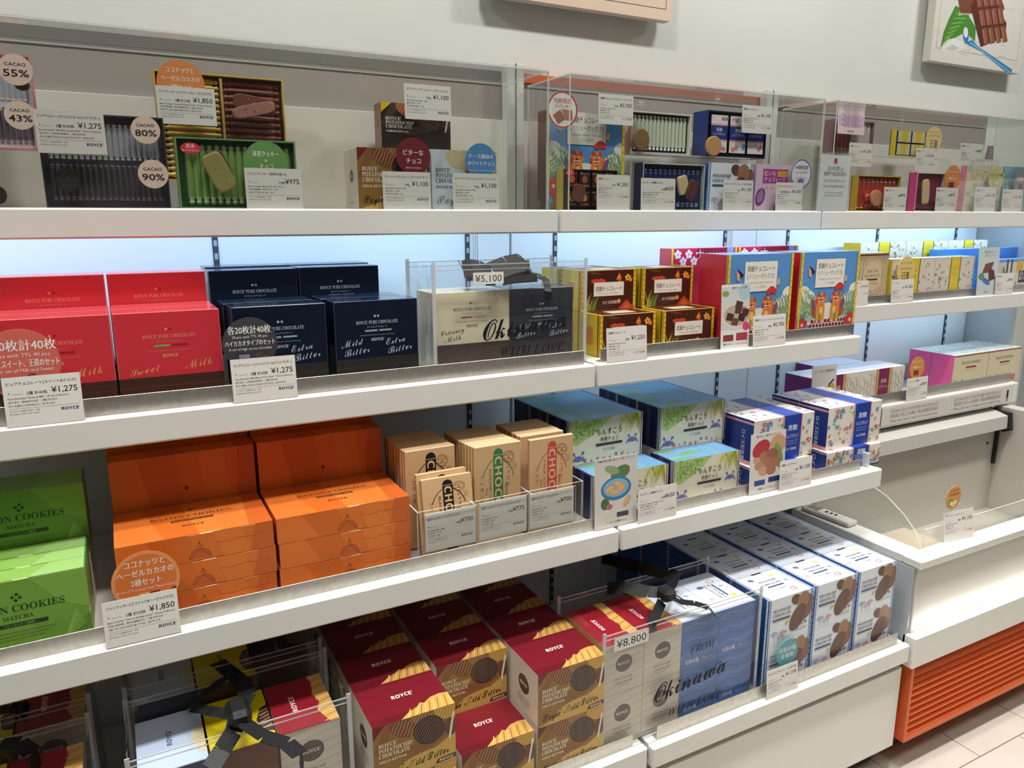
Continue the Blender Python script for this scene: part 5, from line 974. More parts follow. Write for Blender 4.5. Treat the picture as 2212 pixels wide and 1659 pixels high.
def art_waf(f):
    c = f.front(); H = c.H; c.g('pattern').rect(0, 0, 100, 200, '#d6cdbd')
    for k in range(46): c.poly([(x := rnd.uniform(2, 98), y := rnd.uniform(3, H - 3)), (x + rnd.uniform(2, 6), y + rnd.uniform(-3, 3)), (x + rnd.uniform(0, 4), y + rnd.uniform(2, 6)), (x - rnd.uniform(0, 3), y + rnd.uniform(1, 4))], rnd.choice(['#a08a78', '#b9a79a', '#8a8088', '#c9a58a', '#9aa088']))
    c.g('paper_band').rect(38, 0, 26, H, '#5a5426').rect(40, 0, 22, H, '#d9bf2c'); c.g('paper_band>lettering').text('ワッフルコ', 51, H * .68, 6, '#8a7418', 'c', fit=16).text('マンゴー', 51, H * .55, 5, '#8a7418', 'c', fit=14); c.g('paper_band>maker_name').text('ロイズ石垣島', 51, H * .1, 3, '#8a6a18', 'c')
    t = f.top(); t.g('top_print').rect(38, 0, 26, t.H, '#e3cf4a')
WF = {'all': '#d6cdbd', 'top': '#e6e2da', 'left': '#d9bf2c'}
x0 = A((1930, 562), 1.60).x; ww = (A((2108, 553), 1.60).x - x0) / 2; hh = A((2108, 553), 1.60).z - DR
for k in range(2): carton('waf', 'waffle_box', ww - .002, hh, .06, WF, art_waf, (x0 + k * ww, 1.60, DR), ('yellow banded waffle box behind the beige sign', 'yellow banded waffle box right of the beige sign')[k], 'box', 'yellow banded waffle boxes')
xb = A((1860, 530), 1.71).x; zt = A((2000, 521), 1.71).z; h2 = .07
tag(bar('shelf_step', xb - .01, 2.06, 1.705, 1.80, DR, zt - 2 * h2 - .0006, DECK), 'white step under the rear waffle boxes', 'riser')
for lv in range(2):
    for k in range(3): carton('waf_s', 'waffle_box', .235, h2 - .0008, .07, WF, art_waf, (xb + k * .238, 1.71, zt - 2 * h2 + lv * h2), '%s rear waffle box, %s of the row' % (('lower', 'upper')[lv], ('left', 'centre', 'right')[k]), 'box', 'yellow banded waffle boxes')
def art_sea(f):
    c = f.front(); c.g('wave_print').rect(0, 0, 100, 100, '#3f86d8')
    for k in range(5): c.line([(0, 6 + k * 7), (40, 10 + k * 7), (100, 7 + k * 7)], 1, '#7fb2ec')
q0 = A((2031, 539.5), 1.66); q1 = A((2118, 536), 1.66); carton('sea', 'chocolate_box', q1.x - q0.x, q0.z - DR, .04, {'all': '#4a90e0', 'top': '#8cc0f4'}, art_sea, (q0.x, 1.66, DR), 'plain bright blue box behind the photo card, left', 'box', 'bright blue boxes'); carton('sea', 'chocolate_box', 1, 1, 1, {}, art_sea, (q1.x + .003, 1.66, DR), 'plain bright blue box at the right frame edge', 'box', 'bright blue boxes')
def art_bw(f):
    c = f.front(); c.g('pattern').rect(0, 0, 100, 100, '#d2cabb').rect(0, c.H - 5, 100, 5, '#5a9ad8').rect(22, 30, 4, 60, '#26242a').rect(34, 30, 4, 60, '#26242a').ell(60, c.H * .75, 10, 12, '#d9a93a', 14).rect(60, c.H * .28, 26, c.H * .38, '#1c2440')
    for k in range(12): blade(c, rnd.uniform(40, 70), 0, rnd.uniform(12, 26), rnd.uniform(70, 120), 3, '#6a8a4a')
    c.g('lettering').text('AJ', 8, c.H * .6, 16, '#26242a', 'l', 'serif').text('石垣', 73, c.H * .5, 11, '#e6e6ea', 'c').text('島の塩', 73, c.H * .36, 8, '#e6e6ea', 'c')
q0 = A((2160, 561), 1.60); carton('bw', 'chocolate_box', .22, q0.z - DR, .05, {'all': '#d2cabb', 'top': '#8cc0f4'}, art_bw, (q0.x, 1.60, DR), 'cream box with bold black strokes at the right edge', 'box')
disc((1957.5, 584), 30, 1.585, '#dcc27c', [('コーヒークッキー', 74, 9, 70), ('×', 64, 8, None), ('マンゴーチョコ', 52, 11, 66)], 'beige round sign on the waffle boxes', zb=DR, ink='#5a4a2c', pic=lambda c: c.rect(28, 18, 40, 26, '#8a6a3a').rect(31, 21, 10, 9, '#d9c27a').rect(44, 21, 10, 9, '#d9c27a').rect(31, 33, 10, 8, '#d9c27a').rect(44, 33, 10, 8, '#d9c27a'))
price_card((1843, 606), (1879, 607), (1838, 659), 1.574, '1,050', '90g', '黒糖バーチョコレート', L_BAR, 0, 'price card 1,050 in front of the beige bar box', z0=DR, tilt=3); price_card((1929.7, 605), (1977, 601.6), (1921, 656), 1.574, '1,250', '8個', 'ワッフルコ', L_G, 0, 'price card 1,250 under the beige round sign', z0=DR, tilt=3); price_card((2155, 591), (2193, 589), (2146, 636), 1.574, '455', '5枚', '石垣島の塩', L_G, 0, 'price card 455 at the right end of second shelf', z0=DR, tilt=3)
def art_ph2(c, H):
    c.g('photo').rect(0, 0, 100, H, '#c3cccc').poly([(34, H * .66), (76, H * .7), (62, H * .48), (20, H * .46)], '#7a4c48').poly([(50, H * .56), (78, H * .52), (86, H * .34), (54, H * .28)], '#6a3e3c')
    for k in range(4): c.line([(56 + k * 7, H * .54), (60 + k * 7, H * .31)], 1.6, '#4a2a2a')
    c.ell(40, H * .3, 24, 8, '#4a78a8', 14, -25).ell(18, H * .4, 14, 10, '#6a8a6a', 12); c.g('lettering').text('石垣の塩チョコレート', 56, H * .88, 9, '#3c444a', 'c', off=.009, fit=62).text('板チョコレート', 56, H * .81, 8, '#3c444a', 'c', fit=52).text('板チョコ', 50, H * .05, 7, '#3c444a', 'c', off=.009)
photo_card((2122, 534), (2166, 535), (2106, 638), 1.58, 'photo card of milk chocolate bar with blue spoon', art_ph2, z0=DR, tilt=3)

# ================================================================= THIRD SHELF
D3 = .8938
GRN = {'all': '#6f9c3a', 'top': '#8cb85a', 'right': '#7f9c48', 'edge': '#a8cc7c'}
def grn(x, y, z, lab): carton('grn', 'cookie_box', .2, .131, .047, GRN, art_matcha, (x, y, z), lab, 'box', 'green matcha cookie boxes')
for k in range(3): grn(-1.2465, 1.335 + k * .0478, D3, 'green matcha cookie box, %s of the three standing in front' % ('first', 'second', 'third')[k])
for k in range(2): grn(-1.2425, 1.4785 + k * .0478, D3 + .1005, 'green matcha cookie box, %s' % ('raised behind the front three', 'at the very back in shade')[k])
tag(bar('shelf_step', -1.26, -1.045, 1.478, 1.60, D3, D3 + .1, DECK), 'white step under the rear green cookie boxes', 'riser')
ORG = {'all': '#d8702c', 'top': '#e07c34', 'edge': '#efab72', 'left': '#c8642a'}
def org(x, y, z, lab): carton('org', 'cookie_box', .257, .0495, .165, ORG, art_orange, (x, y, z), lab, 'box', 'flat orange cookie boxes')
for q, x in enumerate((-1.002, -.7385)):
    for k in range(3): org(x + (.002 if k == 1 else 0), 1.342, D3 + k * .0502, 'flat orange cookie box, %s of the %s stack' % (('bottom', 'middle', 'top')[k], ('left', 'right')[q]))
    carton('orgu', 'cookie_box', .257, .165, .05, ORG, art_orange_up, (x + .001, 1.51, D3 + .085), 'upright orange cookie box behind the %s flat stack' % ('left', 'right')[q], 'box', 'upright orange cookie boxes')
    carton('orgu', 'cookie_box', 1, 1, 1, ORG, art_orange_up, (x - .001, 1.566, D3 + .105), 'upright orange cookie box at the back of the %s column' % ('left', 'right')[q], 'box', 'upright orange cookie boxes')
    s = MB(); box(s, x, x + .255, 1.509, 1.564, D3, D3 + .0845, W1, .001); box(s, x, x + .255, 1.5645, 1.64, D3, D3 + .1045, W1, .001); tag(s.build('shelf_step', DECK), 'white step under the upright orange boxes, %s' % ('left', 'right')[q], 'riser')
disc((316, 1254), 64, 1.322, '#dc7838', [('ココナッツと', 76, 13, 58), ('ヘーゼルカカオの', 60, 13, 82), ('2種セット', 44, 13, 44), ('A set of "Coconut" and "Hazel Cacao"', 35, 6, 86)], 'orange round sign on the flat orange boxes', zb=D3, ring='#e89a62', pic=lambda c: (c.rect(38, 12, 15, 18, '#d8b86a'), c.rect(53, 12, 15, 18, '#7a3a2a'), c.line([(12, 26), (30, 14)], 5, '#e2cfa4'), c.line([(74, 18), (92, 30)], 5, '#6a3a2a')))
price_card((218, 1308), (382, 1274), (230, 1388), 1.2905, '1,850', '2種 計50枚', 'バトンクッキー[ココナッツ&ヘーゼルカカオ]', L_BAT, 1, 'price card 1,850 in front of the flat orange boxes', z0=D3, tilt=5)
# chocolate bar cartons in three columns
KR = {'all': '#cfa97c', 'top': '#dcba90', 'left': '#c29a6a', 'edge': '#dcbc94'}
CB = {0: ('#1c1614', 'ブラック', 'BLACK CHOCO'), 1: ('#35784c', 'アーモンド', 'ALMOND CHOCO'), 2: ('#c24a48', 'ミルク', 'MILK CHOCO')}
NM = ('black', 'green', 'red')
def cho(k, x, y, z, lab, tilt=0, rz=0):
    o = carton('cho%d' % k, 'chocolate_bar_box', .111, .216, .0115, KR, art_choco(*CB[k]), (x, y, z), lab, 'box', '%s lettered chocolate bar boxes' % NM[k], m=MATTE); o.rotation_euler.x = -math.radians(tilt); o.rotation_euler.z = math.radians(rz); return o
OR = ('first', 'second', 'third', 'fourth', 'fifth', 'sixth', 'seventh', 'eighth', 'ninth', 'tenth', 'eleventh', 'twelfth')
for k in range(11): cho(0, -.464 - .001 * (k % 3), 1.408 + k * .0119, D3 + .0034, 'kraft bar box with black lettering, %s in its upright row' % OR[k])
for k in range(12): cho(1, -.327 - .0015 * k * (k < 6) - .008 * (k >= 6), 1.366 + k * .0119, D3 + .0034, 'kraft bar box with green lettering, %s in its row' % OR[k])
for k in range(11): cho(2, -.198 + .0015 * (k % 2) - .006 * (k >= 1), 1.358 + k * .0119 + .022 * (k >= 1), D3 + .0034, 'kraft bar box with red lettering, %s in its row' % OR[k])
for k in range(2): cho(0, -.447 - .006 * k, 1.338 + k * .0125, D3 + .0034, 'black lettered bar box leaning low in front, %s' % ('nearest' if k == 0 else 'behind the nearest'), tilt=9, rz=0).scale = (1, 1, .775 + .04 * k)
t = tag(empty('acrylic_tray', (-.275, 1.325, D3)), 'clear acrylic tray holding the three columns of bar boxes', 'tray')
b = MB(); pane(b, -.197, .195, 0, .003, .012, .118, 'y'); b.build('front_wall', [ACR, ACE], t)
b = MB(); pane(b, -.197, .195, .0005, .25, .0002, .003, 'z'); b.build('floor_plate', [ACR, ACE], t)
for xx in (-.197, -.070, .0635, .192): b = MB(); pane(b, xx, xx + .003, .0032, .25, .0032, .118 if xx in (-.197, .192) else .11, 'x'); b.build('divider', [ACR, ACE], t)
for tl, tr, bb, p, q, ti, lab in (((918, 1113), (1026.8, 1093), (919, 1190), '700', '120g', '板チョコレート[ブラック]', 'price card 700 below the black lettered bars'), ((1035.7, 1089), (1137.5, 1070), (1037.7, 1163.8), '775', '120g', '板チョコレート[アーモンド入り]', 'price card 775 below the green lettered bars'), ((1144.6, 1067.6), (1239.5, 1052.4), (1144.6, 1141), '700', '120g', '板チョコレート[ミルク]', 'price card 700 below the red lettered bars')): price_card(tl, tr, bb, 1.3225, p, q, ti, L_BAR, 1, lab, acr=True, tilt=0, z0=D3 + .031)
# ---- third shelf, middle bay
CHN = {'all': '#dcd8c2', 'left': '#16204a', 'top': '#6f9ec6', 'edge': '#d8d4c4'}
def chn(x, y, z, lab): carton('chn', 'cookie_box', .216, .1095, .09, CHN, art_chinsuko, (x, y, z), lab, 'box', 'leafy green cookie boxes')
RWN = ('front', 'second', 'third', 'rear')
chn(-.035, 1.352, D3, 'leafy green cookie box, lower left, behind the photo card'); chn(.198, 1.352, D3, 'leafy green cookie box, lower right in front')
for q, x in enumerate((-.046, .226)):
    for k in range(3):
        chn(x, 1.4435 + k * .0905, D3 + .11, 'leafy green cookie box, upper level %s of the %s column' % (('front', 'middle', 'rear')[k], ('left', 'right')[q]))
    tag(bar('shelf_step', x, x + .214, 1.4435, 1.71, D3, D3 + .1095, DECK), 'white step under the upper leafy boxes, %s column' % ('left', 'right')[q], 'riser')
def art_ph3(c, H):
    c.g('photo').rect(0, 0, 100, H, '#cfcac4').ell(60, H * .76, 24, H * .1, '#5f7a52', 14, 20).ell(40, H * .82, 18, H * .06, '#8fa07a', 12, -20).ell(50, H * .55, 36, H * .17, '#3f7aa8', 24).ell(50, H * .56, 30, H * .13, '#7fb0cc', 22)
    for x, y, r in ((36, .55, 20), (56, .6, -25), (62, .53, 30), (46, .5, -10), (76, .34, 55)): c.ell(x, H * y, 13, 6.5, '#c69a66', 14, r).ell(x - 1, H * y + 1, 10, 4.4, '#d8b07c', 12, r)
    c.ell(24, H * .35, 10, 12, '#4f6a46', 12).ell(34, H * .3, 8, 6, '#a86a6e', 10); c.g('photo').rect(20, H * .12, 28, H * .07, '#c9c9a8').rect(52, H * .13, 28, H * .07, '#4a4450'); c.g('lettering').text('沖縄の郷土菓子をロイズ流にアレンジ', 50, H * .95, 5, '#3a3a38', 'c', off=.009, fit=88).text('ちんすこう[黒糖チョコ]', 52, H * .06, 5, '#3a3a38', 'c', off=.009, fit=48)
photo_card((1288, 995.8), (1380, 980), (1287, 1145), 1.3105, 'photo card of cookies on a blue plate', art_ph3, z0=D3, tilt=2)
price_card((1381, 1061), (1464, 1044.6), (1379, 1126), 1.2945, '650', '10個', 'ちんすこう[黒糖チョコ]', L_CHI, 0, 'price card 650 in front of the leafy green boxes', z0=D3 - .0, tilt=3)
CUI = {'all': '#e4dcd2', 'left': '#16307e', 'top': '#e8e2dc', 'edge': '#e8e0d8'}
def cui(x, y, z, lab): carton('cui', 'cookie_box', .222, .12, .1, CUI, art_chocolat, (x, y, z), lab, 'box', 'blue banded cookie boxes')
def cuf(x, y, z, lab): carton('cuf', 'cookie_box', .222, .058, .12, CUI, art_chocolat, (x, y, z), lab, 'box', 'flat blue banded cookie boxes')
for q, x in enumerate((.458, .735)):
    cuf(x - .015, 1.335, D3, 'flat blue banded cookie box at the bottom, %s' % ('left behind cards', 'right end')[q]); cui(x, 1.353, D3 + .0585, 'blue banded cookie box standing on top, %s' % ('left behind the photo card', 'right end of shelf')[q])
    cuf(x - .01, 1.46, D3, 'flat blue banded cookie box in the second row, %s' % ('left', 'right')[q]); cui(x, 1.455, D3 + .0585, 'blue banded cookie box second in line, %s' % ('left', 'right')[q]); 
tag(bar('shelf_divider', .868, .88, 1.318, 1.40, D3, D3 + .04, ACE), 'small clear end stop at the right of third shelf', 'divider')
def art_ph4(c, H):
    c.g('photo').rect(0, 0, 100, H, '#d6d0c8').ell(30, H * .74, 26, 18, '#b03a44', 16, 25).ell(78, H * .78, 24, 20, '#c39c74', 16).ell(80, H * .58, 12, 30, '#7a9a5a', 14, 15)
    for x, y, r in ((40, .6, 16), (62, .62, 18), (50, .48, 18), (26, .46, 14), (72, .48, 15), (38, .36, 14), (60, .36, 15), (18, .56, 10)): c.ell(x, H * y, r, r * .75, rnd.choice(['#b98a6a', '#a8745a', '#c79c7c', '#96624e']), 14)
    c.rect(14, H * .13, 30, H * .09, '#3a4a8a').rect(54, H * .15, 34, H * .09, '#2c3c7c'); c.g('lettering').text('溶けない、焼きチョコレート', 50, H * .93, 7, '#3a3836', 'c', off=.009, fit=70).text('黒糖ショコラキュイ', 50, H * .05, 6, '#3a3836', 'c', off=.009, fit=50)
photo_card((1626.6, 939), (1702, 930), (1615.6, 1073), 1.3105, 'photo card of baked cookies before the blue banded boxes', art_ph4, z0=D3, tilt=2)
price_card((1688.4, 999), (1757, 983.8), (1681.5, 1059), 1.2945, '1,100', '12個', '黒糖ショコラキュイ', L_CUI, 0, 'price card 1,100 in front of the blue banded boxes', z0=D3, tilt=3)
# ---- third shelf, right bay
DT = .9663
def art_bis(f):
    c = f.front(); H = c.H; c.g('cane_print').rect(0, 0, 100, 100, '#ddd6c8')
    for k in range(14): stem(c, 3 + k * 7, 0, H * rnd.uniform(.6, .95), '#9a9484', '#b0a894')
    c.g('paper_band').rect(36, 0, 34, H, '#3a1c2c').rect(37, 0, 4, H, '#d3a848').rect(65, 0, 4, H, '#d3a848').rect(41, 0, 24, H, '#7c2358'); c.g('paper_band>lettering').text('黒糖', 53, H * .6, 7, '#e0c4a0', 'c', fit=13).text('ビスケット', 53, H * .45, 6, '#e0c4a0', 'c', fit=19).text('ロイズ石垣島', 53, H * .2, 3, '#e0c4a0', 'c')
BIS = {'all': '#ddd6c8', 'left': '#7a2470', 'top': '#e2e2ee'}
q0, q1 = A((1754, 823), 1.60), A((1860, 801.6), 1.60); q2 = A((1956, 789), 1.60); bw_ = (q2.x - q0.x) / 2; bh = A((1956, 789), 1.60).z - DT
for k in range(2):
    carton('bis', 'biscuit_box', bw_ - .002, bh, .108, BIS, art_bis, (q0.x + k * bw_, 1.60, DT), ('plum banded biscuit box behind the fruit photo card', 'plum banded biscuit box, right of the pair')[k], 'box', 'plum banded biscuit boxes')
carton('bis', 'biscuit_box', 1, 1, 1, BIS, art_bis, (q0.x + bw_ * .75, 1.7095, DT), 'plum banded biscuit box in the rear row', 'box', 'plum banded biscuit boxes')
def art_pk(f):
    c = f.front(); H = c.H; c.g('meadow_print').rect(0, 0, 100, 100, '#d8cba8').rect(0, H - 3.4, 100, 2, '#8a3438')
    for k in range(16): c.line([(x := rnd.uniform(2, 98), 0), (x + rnd.uniform(-3, 3), rnd.uniform(8, 22))], .7, '#8a9468')
    for x in (12, 30, 62, 84): flower(c, x, rnd.uniform(7, 13), 6, rnd.choice(['#c84a4c', '#d0605a']), '#f0d8a0')
    c.g('lettering').text('BATON COOKIES', 50, H * .72, 7, '#7a6a54', 'c', 'serif', fit=54).rect(36, H * .6, 30, 3, '#8a3438').text('COCONUT KOKUTOH', 50, H * .53, 2.6, '#8a7a60', 'c')
    t = f.top(); t.g('top_print'); [t.ell(rnd.uniform(5, 95), rnd.uniform(3, t.H - 3), rnd.uniform(2, 6), rnd.uniform(1, 3), rnd.choice(['#c4d2c8', '#b9cbd8', '#d8c8c0']), 8) for k in range(24)]
    l = f.left(); l.g('side_print').rect(0, 0, 100, 300, '#e85c9c')
PK = {'all': '#d8cba8', 'left': '#e85c9c', 'top': '#e6ece8'}
p0, p1 = A((2062.6, 768.7), 1.60), A((2138, 757), 1.60); pw, ph = p1.x - p0.x, p0.z - DT
for k in range(2):
    for j in range(2): carton('pk', 'cookie_box', pw - .002, ph, .085, PK, art_pk, (p0.x + k * pw, 1.60 + j * .087, DT), 'flowered cookie box with pink end, %s %s' % (('front', 'rear')[j], ('left', 'right')[k]), 'box', 'flowered cookie boxes')
disc((1981.6, 795), 24, 1.585, '#d0903e', [('ココナッツクッキー', 76, 9, 74), ('×', 64, 8, None), ('黒糖チョコ', 50, 12, 56)], 'orange round sign on the right end of third shelf', zb=DT, pic=lambda c: c.rect(28, 18, 34, 22, '#7a3434')); price_card((1962.6, 818), (2007.4, 813), (1955, 866), 1.577, '975', '25枚', 'バトンクッキー[黒糖]', L_MAT, 0, 'price card 975 before the flowered cookie boxes', z0=DT, tilt=3)
def art_ph5(c, H):
    c.g('photo').rect(0, 0, 100, H, '#d0d0cc').ell(50, H * .22, 44, H * .2, '#a8683e', 18).ell(34, H * .42, 16, 14, '#6a4a40', 14).ell(80, H * .5, 16, 20, '#c9a03a', 14).line([(62, H * .4), (72, H * .62), (90, H * .7)], 5, '#26221e'); c.g('lettering').text('チーズ香る黒糖風味', 50, H * .86, 9, '#3a3a3a', 'c', off=.009, fit=80)
photo_card((1760, 791.5), (1813, 787.7), (1755, 850), 1.585, 'photo card of fruit and spice before plum biscuit boxes', art_ph5, z0=DT, tilt=3)
# notice on the shelf edge
nx0, nx1 = 1.275, 2.03; nb = MB(); box(nb, 0, nx1 - nx0, 0, .0008, 0, .062, '#d9d4cb', 0); no = nb.build('notice_strip', MATTE); no.location = (nx0, 1.5738, .895); tag(no, 'long printed notice strip stuck on the third shelf edge', 'notice')
c = Cv((0, 0, 0), (1, 0, 0), (0, 0, 1), (0, -1, 0), nx1 - nx0, .062); c.g('lettering')
for x, k in ((22, 0), (70, 1)):
    c.new('lettering')
    for j, s in enumerate(('냉장고에서 오랜 시간 꺼내 두면 품질 저하의 원인이 됩니다', '商品取り出しのお願い 商品需要低溫保存', 'Please take care to keep cool in summer time')): c.text(s, x + 1, 5.4 - j * 2.2, 1.9, '#6a655e', 'c', fit=34 + 4 * k)
c.g('pictogram').line([(46, 1), (46, 7.4)], .12, '#a8a298').rect(95, 2.4, 1.6, 4, '#26262a').rect(95.2, .6, .5, 1.8, '#26262a').rect(96, .6, .5, 1.8, '#26262a'); c.build(no, MATTE)
bar('end_cap', -.035, -.0025, 0, .0008, 0, .062, mat('navy_end', '#2a2440', 0.5), no, 0)

# ================================================================= LOWEST SHELF
D4 = .4222; PW, PH_, PD = .164, .1225, .122
MLD = {'all': '#d9d0c0', 'top': '#84182a', 'edge': '#cbb8a0'}
def mld(x, y, z, lab): carton('mld', 'potato_chip_box', PW, PH_, PD, MLD, art_mild, (x, y, z), lab, 'box', 'maroon topped potato chip boxes')
for q, x in enumerate((-.6235, -.4475, -.275)):
    for r in range(5):
        for lv in range(2):
            if q == 1 and r == 0 and lv == 1: continue
            mld(x, 1.1835 + r * .1228, D4 + .004 + lv * .1229, 'maroon topped potato chip box, %s column, %s row, %s level' % (('left', 'middle', 'right')[q], OR[r], ('lower', 'upper')[lv]))
tag(bar('shelf_mat', -.63, -.105, 1.1832, 1.80, D4, D4 + .0037, mat('mat_grey', '#8c8a86', 0.6)), 'thin grey mat under the maroon topped boxes', 'mat')
SW = .1505
SLT = {'all': '#dfe5ec', 'top': '#d7e0ec', 'left': '#2f66b4', 'edge': '#b8c8de'}
for q, x in enumerate((.374, .5365, .6985)):
    for r in range(5):
        for lv in range(2): carton('slt', 'potato_chip_box', SW, PH_, PD + .002, SLT, art_salt, (x, 1.1835 + r * .1248, D4 + .003 + lv * .1229), 'pale blue dashed border chip box, %s column, %s row, %s level' % (('left', 'middle', 'right')[q], OR[r], ('lower', 'upper')[lv]), 'box', 'pale blue potato chip boxes')
tag(bar('shelf_mat', .37, .86, 1.1832, 1.81, D4, D4 + .0027, mat('mat_grey', '#8c8a86', 0.6)), 'thin grey mat under the pale blue boxes', 'mat')
sheet_o = sheet('clear_divider', .357, .361, 1.176, 1.42, D4, .688, 'x'); tag(sheet_o, 'upright clear divider between gift bag and pale blue boxes', 'divider')
disc((1700.8, 1409.4), 28, 1.172, '#6fa9b4', [('石垣の塩', 56, 20, 78), ('を使用', 32, 20, 56)], 'teal round sign on the pale blue boxes', zb=D4, ink='#eef2f2'); price_card((1661, 1454.6), (1728, 1429), (1654, 1512.5), 1.1555, '1,100', '190g', 'ポテトチップチョコレート[石垣の塩]', L_POT, 0, 'price card 1,100 in front of the pale blue boxes', z0=D4, tilt=5)
# clear gift bag with 8,800 sticker
BD = .165
for lv in range(2):
    for q in range(2):
        nm = ('left', 'right')[q]; lvn = ('lower', 'upper')[lv]; z = D4 + .012 + lv * .1232
        carton('msd', 'potato_chip_box', .1065, PH_, BD, {'all': '#d9d0c0', 'top': '#8c1a28', 'left': '#b89048', 'edge': '#cbb8a0'}, art_mild_side, (-.105 + q * .1075, 1.194, z), 'beige chip emblem box in the 8,800 bag, %s %s' % (lvn, nm), 'box', 'beige chip emblem boxes')
        carton('ssd', 'potato_chip_box', .1125, PH_, BD, {'all': '#2f6cba', 'top': '#d7e0ec', 'edge': '#8fb0dc'}, art_salt_side, (.1105 + q * .1135, 1.194, z), 'bright blue wave box in the 8,800 bag, %s %s' % (lvn, nm), 'box', 'bright blue wave boxes')
tag(bar('bag_base', -.106, .337, 1.194, 1.36, D4, D4 + .0115, mat('bag_board', '#b9b4aa', 0.6)), 'grey board under the boxes of the 8,800 bag', 'board')
b8 = gift_bag(-.111, .345, 1.186, 1.372, D4 + .0005, .712, 'clear gift bag of beige and blue boxes, lowest shelf', okinawa(54, .78), ('¥8,800', 5, 54.5, 5.6), 9)
L = lambda p: (p[0] - b8.location.x, p[1] - b8.location.y, p[2] - b8.location.z); pz = lambda u, v, z: L(tuple(ZP((u, v), z)))
strip_along('ribbon', [pz(1412, 1375, .66), pz(1404, 1352, .705), pz(1416, 1330, .715), pz(1430, 1300, .73), pz(1440, 1285, .745)], .024, (1, .2, 0), BLACK, b8); strip_along('ribbon', [pz(1545, 1328, .68), pz(1530, 1312, .708), pz(1500, 1303, .712), pz(1470, 1300, .716), pz(1440, 1285, .74)], .024, (.5, 1, 0), BLACK, b8)
strip_along('ribbon', [pz(1440, 1280, .745), pz(1400, 1278, .74), pz(1350, 1268, .735), pz(1312, 1272, .72)], .03, (0, 1, .3), BLACK, b8); strip_along('ribbon', [pz(1440, 1282, .745), pz(1452, 1262, .745), pz(1458, 1242, .735), pz(1440, 1235, .72)], .034, (1, .3, .2), BLACK, b8); strip_along('ribbon', [pz(1440, 1240, .73), pz(1380, 1225, .725), pz(1340, 1215, .715), pz(1300, 1205, .70)], .03, (0, 1, .3), BLACK, b8)
k = MB(); kc = Vector(pz(1440, 1284, .745)); box(k, kc.x - .017, kc.x + .017, kc.y - .02, kc.y + .02, kc.z - .012, kc.z + .016, W1, .007); k.build('knot', BLACK, b8)
# gift bags in the left bay
RB = .1105
art_w = art_top_only('#c3d3ea', '#161e56', '#20286a', ex_white); art_y = art_top_only('#e2cb18', '#6a2c16', '#3a2a14', ex_yellow); art_shaded = art_top_only('#26201e', '#3a2a24', '#8a8078', ex_shaded)
def gb(kind, x, y, z, lab):
    A_ = {'w': ({'all': '#dfe4ea', 'front': '#161e56', 'top': '#c3d3ea', 'left': '#2a3460'}, art_w, 'white topped gift boxes'), 'y': ({'all': '#6a2c16', 'top': '#e2cb18'}, art_y, 'yellow topped gift boxes'), 'm': ({'all': '#d9d0c0', 'top': '#8c1a28', 'edge': '#cbb8a0'}, art_mild_side, 'maroon topped gift boxes'), 'd': ({'all': '#2a2220', 'top': '#26201e'}, art_shaded, 'shade-painted maroon gift boxes')}[kind]
    carton('gb' + kind, 'potato_chip_box', RB, PH_, .16, A_[0], A_[1], (x, y, z), lab, 'box', A_[2])
for row, yy in enumerate((1.245, 1.462)):
    for q, kd in enumerate(('w', 'y', 'm')):
        kk = kd if not (row and kd == 'm') else 'd'  # rear maroon boxes use a darker copy with shade painted into its colours
        for lv in range(2): gb(kk, -1.006 + q * .1145, yy, D4 + .003 + lv * .123, '%s topped box in the %s ribboned bag of the left bay, %s' % ({'w': 'pale', 'y': 'yellow', 'm': 'maroon', 'd': 'shade-painted maroon'}[kk], ('front', 'rear')[row], ('lower', 'upper')[lv]))
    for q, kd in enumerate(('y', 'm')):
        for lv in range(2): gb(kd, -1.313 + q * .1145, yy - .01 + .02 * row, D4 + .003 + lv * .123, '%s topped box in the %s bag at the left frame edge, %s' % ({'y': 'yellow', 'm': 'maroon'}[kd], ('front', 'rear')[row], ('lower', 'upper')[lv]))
bgs = []
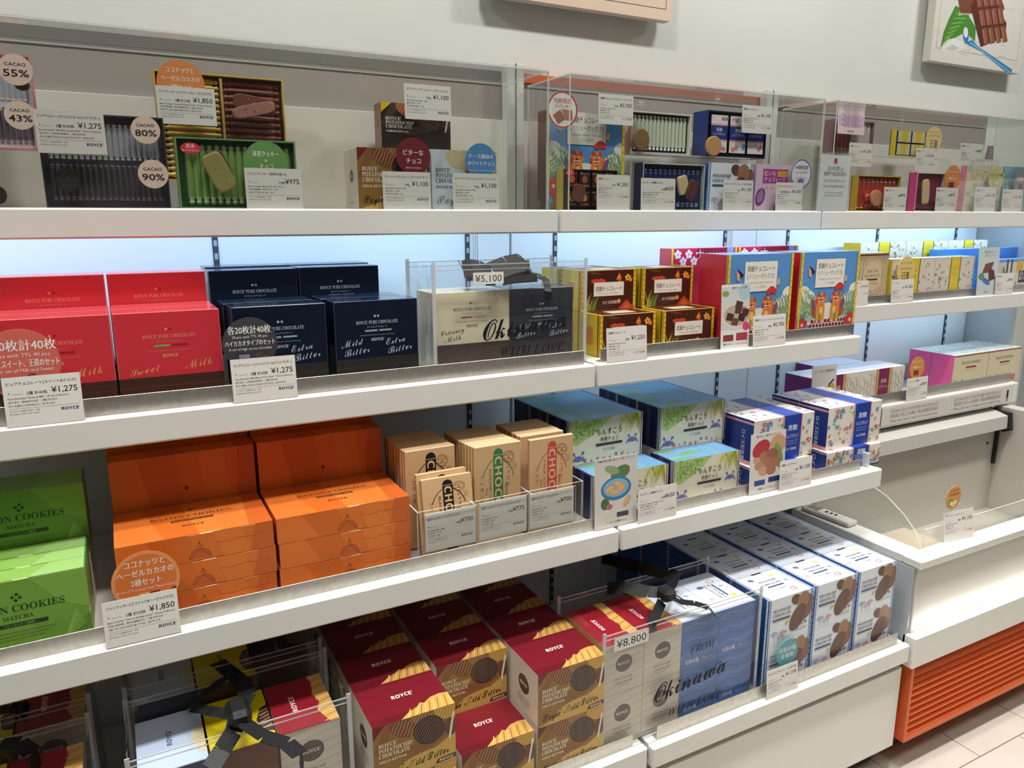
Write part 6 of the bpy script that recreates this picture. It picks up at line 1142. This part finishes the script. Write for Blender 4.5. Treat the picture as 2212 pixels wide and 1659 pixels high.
for (x0, x1, y0, y1, lab, sd) in ((-1.018, -.650, 1.237, 1.413, 'front clear gift bag with black ribbon knot in the left bay', 21), (-1.018, -.650, 1.455, 1.63, 'rear clear gift bag in shade in the left bay', 25), (-1.33, -1.078, 1.227, 1.403, 'front clear gift bag cut by the left frame edge', 29), (-1.33, -1.078, 1.465, 1.64, 'rear clear gift bag behind the left edge one', 33)): bgs.append(gift_bag(x0, x1, y0, y1, D4 + .0005, .715, lab, seed=sd))
def rib(bag, pts, wd=.026, axis=(0, 1, .2)):
    l = bag.location; strip_along('ribbon', [tuple(ZP((u, v), z) - l) for u, v, z in pts], wd, axis, BLACK, bag)
B0 = bgs[0]
rib(B0, [(515, 1540, .73), (505, 1580, .715), (480, 1620, .70), (455, 1660, .69)], .03, (1, .3, 0)); rib(B0, [(525, 1560, .73), (570, 1590, .715), (620, 1605, .705), (648, 1630, .70), (655, 1665, .66)], .032, (.3, 1, 0)); rib(B0, [(505, 1545, .73), (450, 1535, .72), (415, 1528, .715)], .018, (0, 1, .2)); rib(B0, [(515, 1535, .735), (535, 1500, .735), (520, 1470, .725), (470, 1430, .70)], .03, (1, .4, 0)); rib(B0, [(505, 1450, .72), (440, 1500, .705), (400, 1530, .69)], .03, (.6, 1, 0))
k = MB(); kc = ZP((515, 1540), .735) - B0.location; box(k, kc.x - .02, kc.x + .02, kc.y - .026, kc.y + .03, kc.z - .016, kc.z + .016, W1, .009); k.build('knot', BLACK, B0)
B2 = bgs[2]; rib(B2, [(0, 1610, .725), (40, 1605, .725), (70, 1625, .715), (80, 1665, .68)], .034, (.3, 1, 0)); rib(bgs[3], [(-30, 1545, .72), (20, 1528, .725), (50, 1530, .72), (60, 1542, .70)], .03, (.3, 1, 0))
# card on the chilled case
pc = price_card((2047, 1110), (2100, 1095), (2063, 1166), 1.199, '1,150', '8個', '生チョコレート[マンゴー]', L_KOK, 0, 'price card 1,150 standing on the chilled case rim', z0=.6674, tilt=8, rz=-8)
disc((2060, 1075), 24, 1.206, '#dc9a58', [('マンゴーの', 76, 15, 60), ('コクのある甘さ', 60, 13, 74)], 'orange mango sign above the card on the chilled case', zb=.6674, ink='#3a2418', pic=lambda c: (c.ell(34, 30, 18, 18, '#7a9a4a', 14), c.ell(40, 26, 12, 10, '#efe0b0', 12), c.ell(64, 28, 12, 9, '#f0e2b8', 12), c.ell(56, 16, 10, 8, '#e2cf94', 12)))
